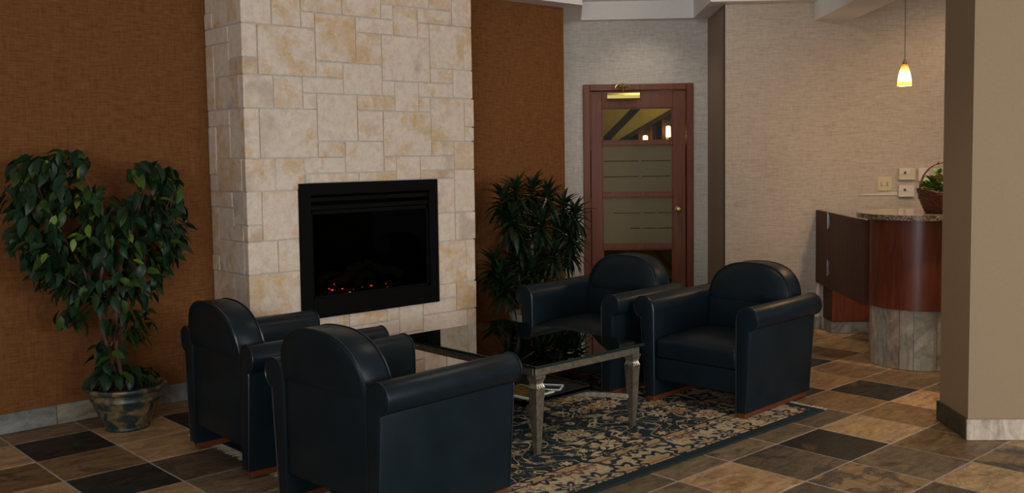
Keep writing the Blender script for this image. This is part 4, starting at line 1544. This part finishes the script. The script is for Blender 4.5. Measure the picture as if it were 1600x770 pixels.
b_ = [bm.verts.new((p[0], 0, p[2])) for p in vs]
bm.faces.new(a)
bm.faces.new(b_[::-1])
for i in range(4):
    bm.faces.new((a[(i + 1) % 4], a[i], b_[i], b_[(i + 1) % 4]))
obj('cover_strip', bm, M['white_plastic'], t)

# ================================================================== BASKET ON THE DESK
BK = NS(2.42, 2.125, 1.062)
bk = thing('basket', 'red-brown wicker basket with a tall hoop handle on the granite top', 'basket', BK, -PI / 4)
bm = bmesh.new()
rows = 13
for r in range(rows):
    z = .006 + r * .0098
    rad = .118 + .052 * (r / (rows - 1)) ** .8
    pts = []
    for k in range(48):
        a = 2 * PI * k / 48
        rr = rad + .0035 * math.cos(12 * a + PI * (r % 2))
        lift = .030 * (math.cos(a) ** 2) * (r / (rows - 1)) ** 2
        pts.append((rr * math.cos(a), rr * math.sin(a), z + lift))
    tube(bm, pts, .0052, 5, True)
obj('weave', bm, M['wicker'], bk, True, kind='stuff')
for k in range(24):
    a = 2 * PI * k / 24
    bm = bmesh.new()
    lift = .030 * math.cos(a) ** 2
    tube(bm, [(.116 * math.cos(a), .116 * math.sin(a), .002), (.15 * math.cos(a), .15 * math.sin(a), .068 + lift * .3), (.170 * math.cos(a), .170 * math.sin(a), .128 + lift)], .004, 5)
    obj('stake', bm, M['wicker'], bk, True)
bm = bmesh.new()
for ph in (0, PI):
    tube(bm, [((.172 + .004 * math.cos(10 * 2 * PI * k / 60 + ph)) * math.cos(2 * PI * k / 60), (.172 + .004 * math.cos(10 * 2 * PI * k / 60 + ph)) * math.sin(2 * PI * k / 60), .134 + .030 * math.cos(2 * PI * k / 60) ** 2 + .004 * math.sin(10 * 2 * PI * k / 60 + ph)) for k in range(60)], .0055, 5, True)
obj('rim', bm, M['wicker'], bk, True)
obj('basket_base', prism([(.116 * math.cos(2 * PI * k / 24), .116 * math.sin(2 * PI * k / 24)) for k in range(24)], .001, .008), M['wicker'], bk)
bm = bmesh.new()
for ph in (0, PI):
    pts = []
    for k in range(41):
        a = PI - PI * k / 40
        wv = .005 * math.sin(k * .9 + ph)
        pts.append((.172 * math.copysign(abs(math.cos(a)) ** .85, math.cos(a)), wv, .10 + .245 * math.sin(a) ** .9 + .004 * math.cos(k * .9 + ph)))
    tube(bm, pts, .006, 6)
obj('handle', bm, M['wicker'], bk, True)
plant = thing('basket_plant', 'bushy variegated green plant growing in the wicker basket', 'plant', BK + Vector((0, 0, .012)), -PI / 4)
bm = bmesh.new()
lathe(bm, [(.001, .0), (.085, .0), (.105, .10), (.100, .10), (.001, .095)], 0, 0, 20, False)
obj('inner_pot', bm, M['soil'], plant, True)
rp = random.Random(8)
lp = [leaf_mesh('leaf', .062, .044, .5, M['pothos'], .2), leaf_mesh('leaf', .052, .038, .8, M['pothos'], .2)]
ms = []
for k in range(230):
    a, el, r = rp.uniform(0, 2 * PI), math.asin(rp.uniform(.02, 1)), rp.uniform(.55, 1.0)
    p = Vector((math.cos(a) * math.cos(el) * .158 * r + .006, math.sin(a) * math.cos(el) * .125 * r, .115 + .150 * math.sin(el) * r))
    d = p - Vector((0, 0, .06)) + Vector((rp.uniform(-.06, .06), rp.uniform(-.06, .06), rp.uniform(-.08, .04)))
    ms.append(orient(p, d, rp.uniform(-.8, .8), rp.uniform(.75, 1.1)))
scatter_leaves(plant, ms, lp, 290, None, 0, rp)
for k in range(7):
    a = k * .9
    bm = bmesh.new()
    tube(bm, bez((.02 * math.cos(a), .02 * math.sin(a), .09), (.05 * math.cos(a), .05 * math.sin(a), .16), (.09 * math.cos(a), .08 * math.sin(a), .19), 5), .003, 5)
    obj('stem', bm, M['ficus'], plant, True)

# ================================================================== PENDANT LAMP
PP = NS(2.54, 1.888, 0)
pen = thing('pendant_lamp', 'glowing amber glass pendant lamp hanging over the reception desk', 'lamp', (PP.x, PP.y, 1.940))
bm = bmesh.new()
lathe(bm, [(.047, 0.0), (.0485, .004), (.0465, .03), (.041, .070), (.033, .105), (.024, .132), (.016, .148), (.013, .150), (.013, .147), (.021, .130), (.030, .104), (.038, .070), (.0435, .03), (.045, .0)], 0, 0, 28, False)
sh = obj('lamp_shade', bm, M['shade'], pen, True, 60)
bm = bmesh.new()
lathe(bm, [(.016, .146), (.0165, .152), (.010, .166), (.008, .180), (.003, .186)], 0, 0, 16)
obj('lamp_cap', bm, M['dark_dot'], pen, True)
bm = bmesh.new()
tube(bm, [(0, 0, .184), (0, 0, ZU - 1.940)], .0028, 6)
obj('cord', bm, M['cord'], pen, True)
bm = bmesh.new()
lathe(bm, [(.001, -.001), (.06, -.001), (.06, -.012), (.02, -.03), (.001, -.03)], 0, 0, 20, False)
bmesh.ops.translate(bm, vec=(0, 0, ZU - 1.940), verts=bm.verts)
obj('ceiling_rose', bm, M['dark_dot'], pen, True)
bm = bmesh.new()
bmesh.ops.create_uvsphere(bm, u_segments=12, v_segments=8, radius=.018, matrix=Matrix.Translation((0, 0, .07)))
obj('bulb', bm, M['lamp_bulb'], pen, True)
pl = bpy.data.lights.new('pendant_light', 'POINT')
pl.energy, pl.color, pl.shadow_soft_size = 13, (1.0, 0.62, 0.28), .03
plo = bpy.data.objects.new('pendant_light', pl)
COL.objects.link(plo)
plo.location = (PP.x, PP.y, 1.925)
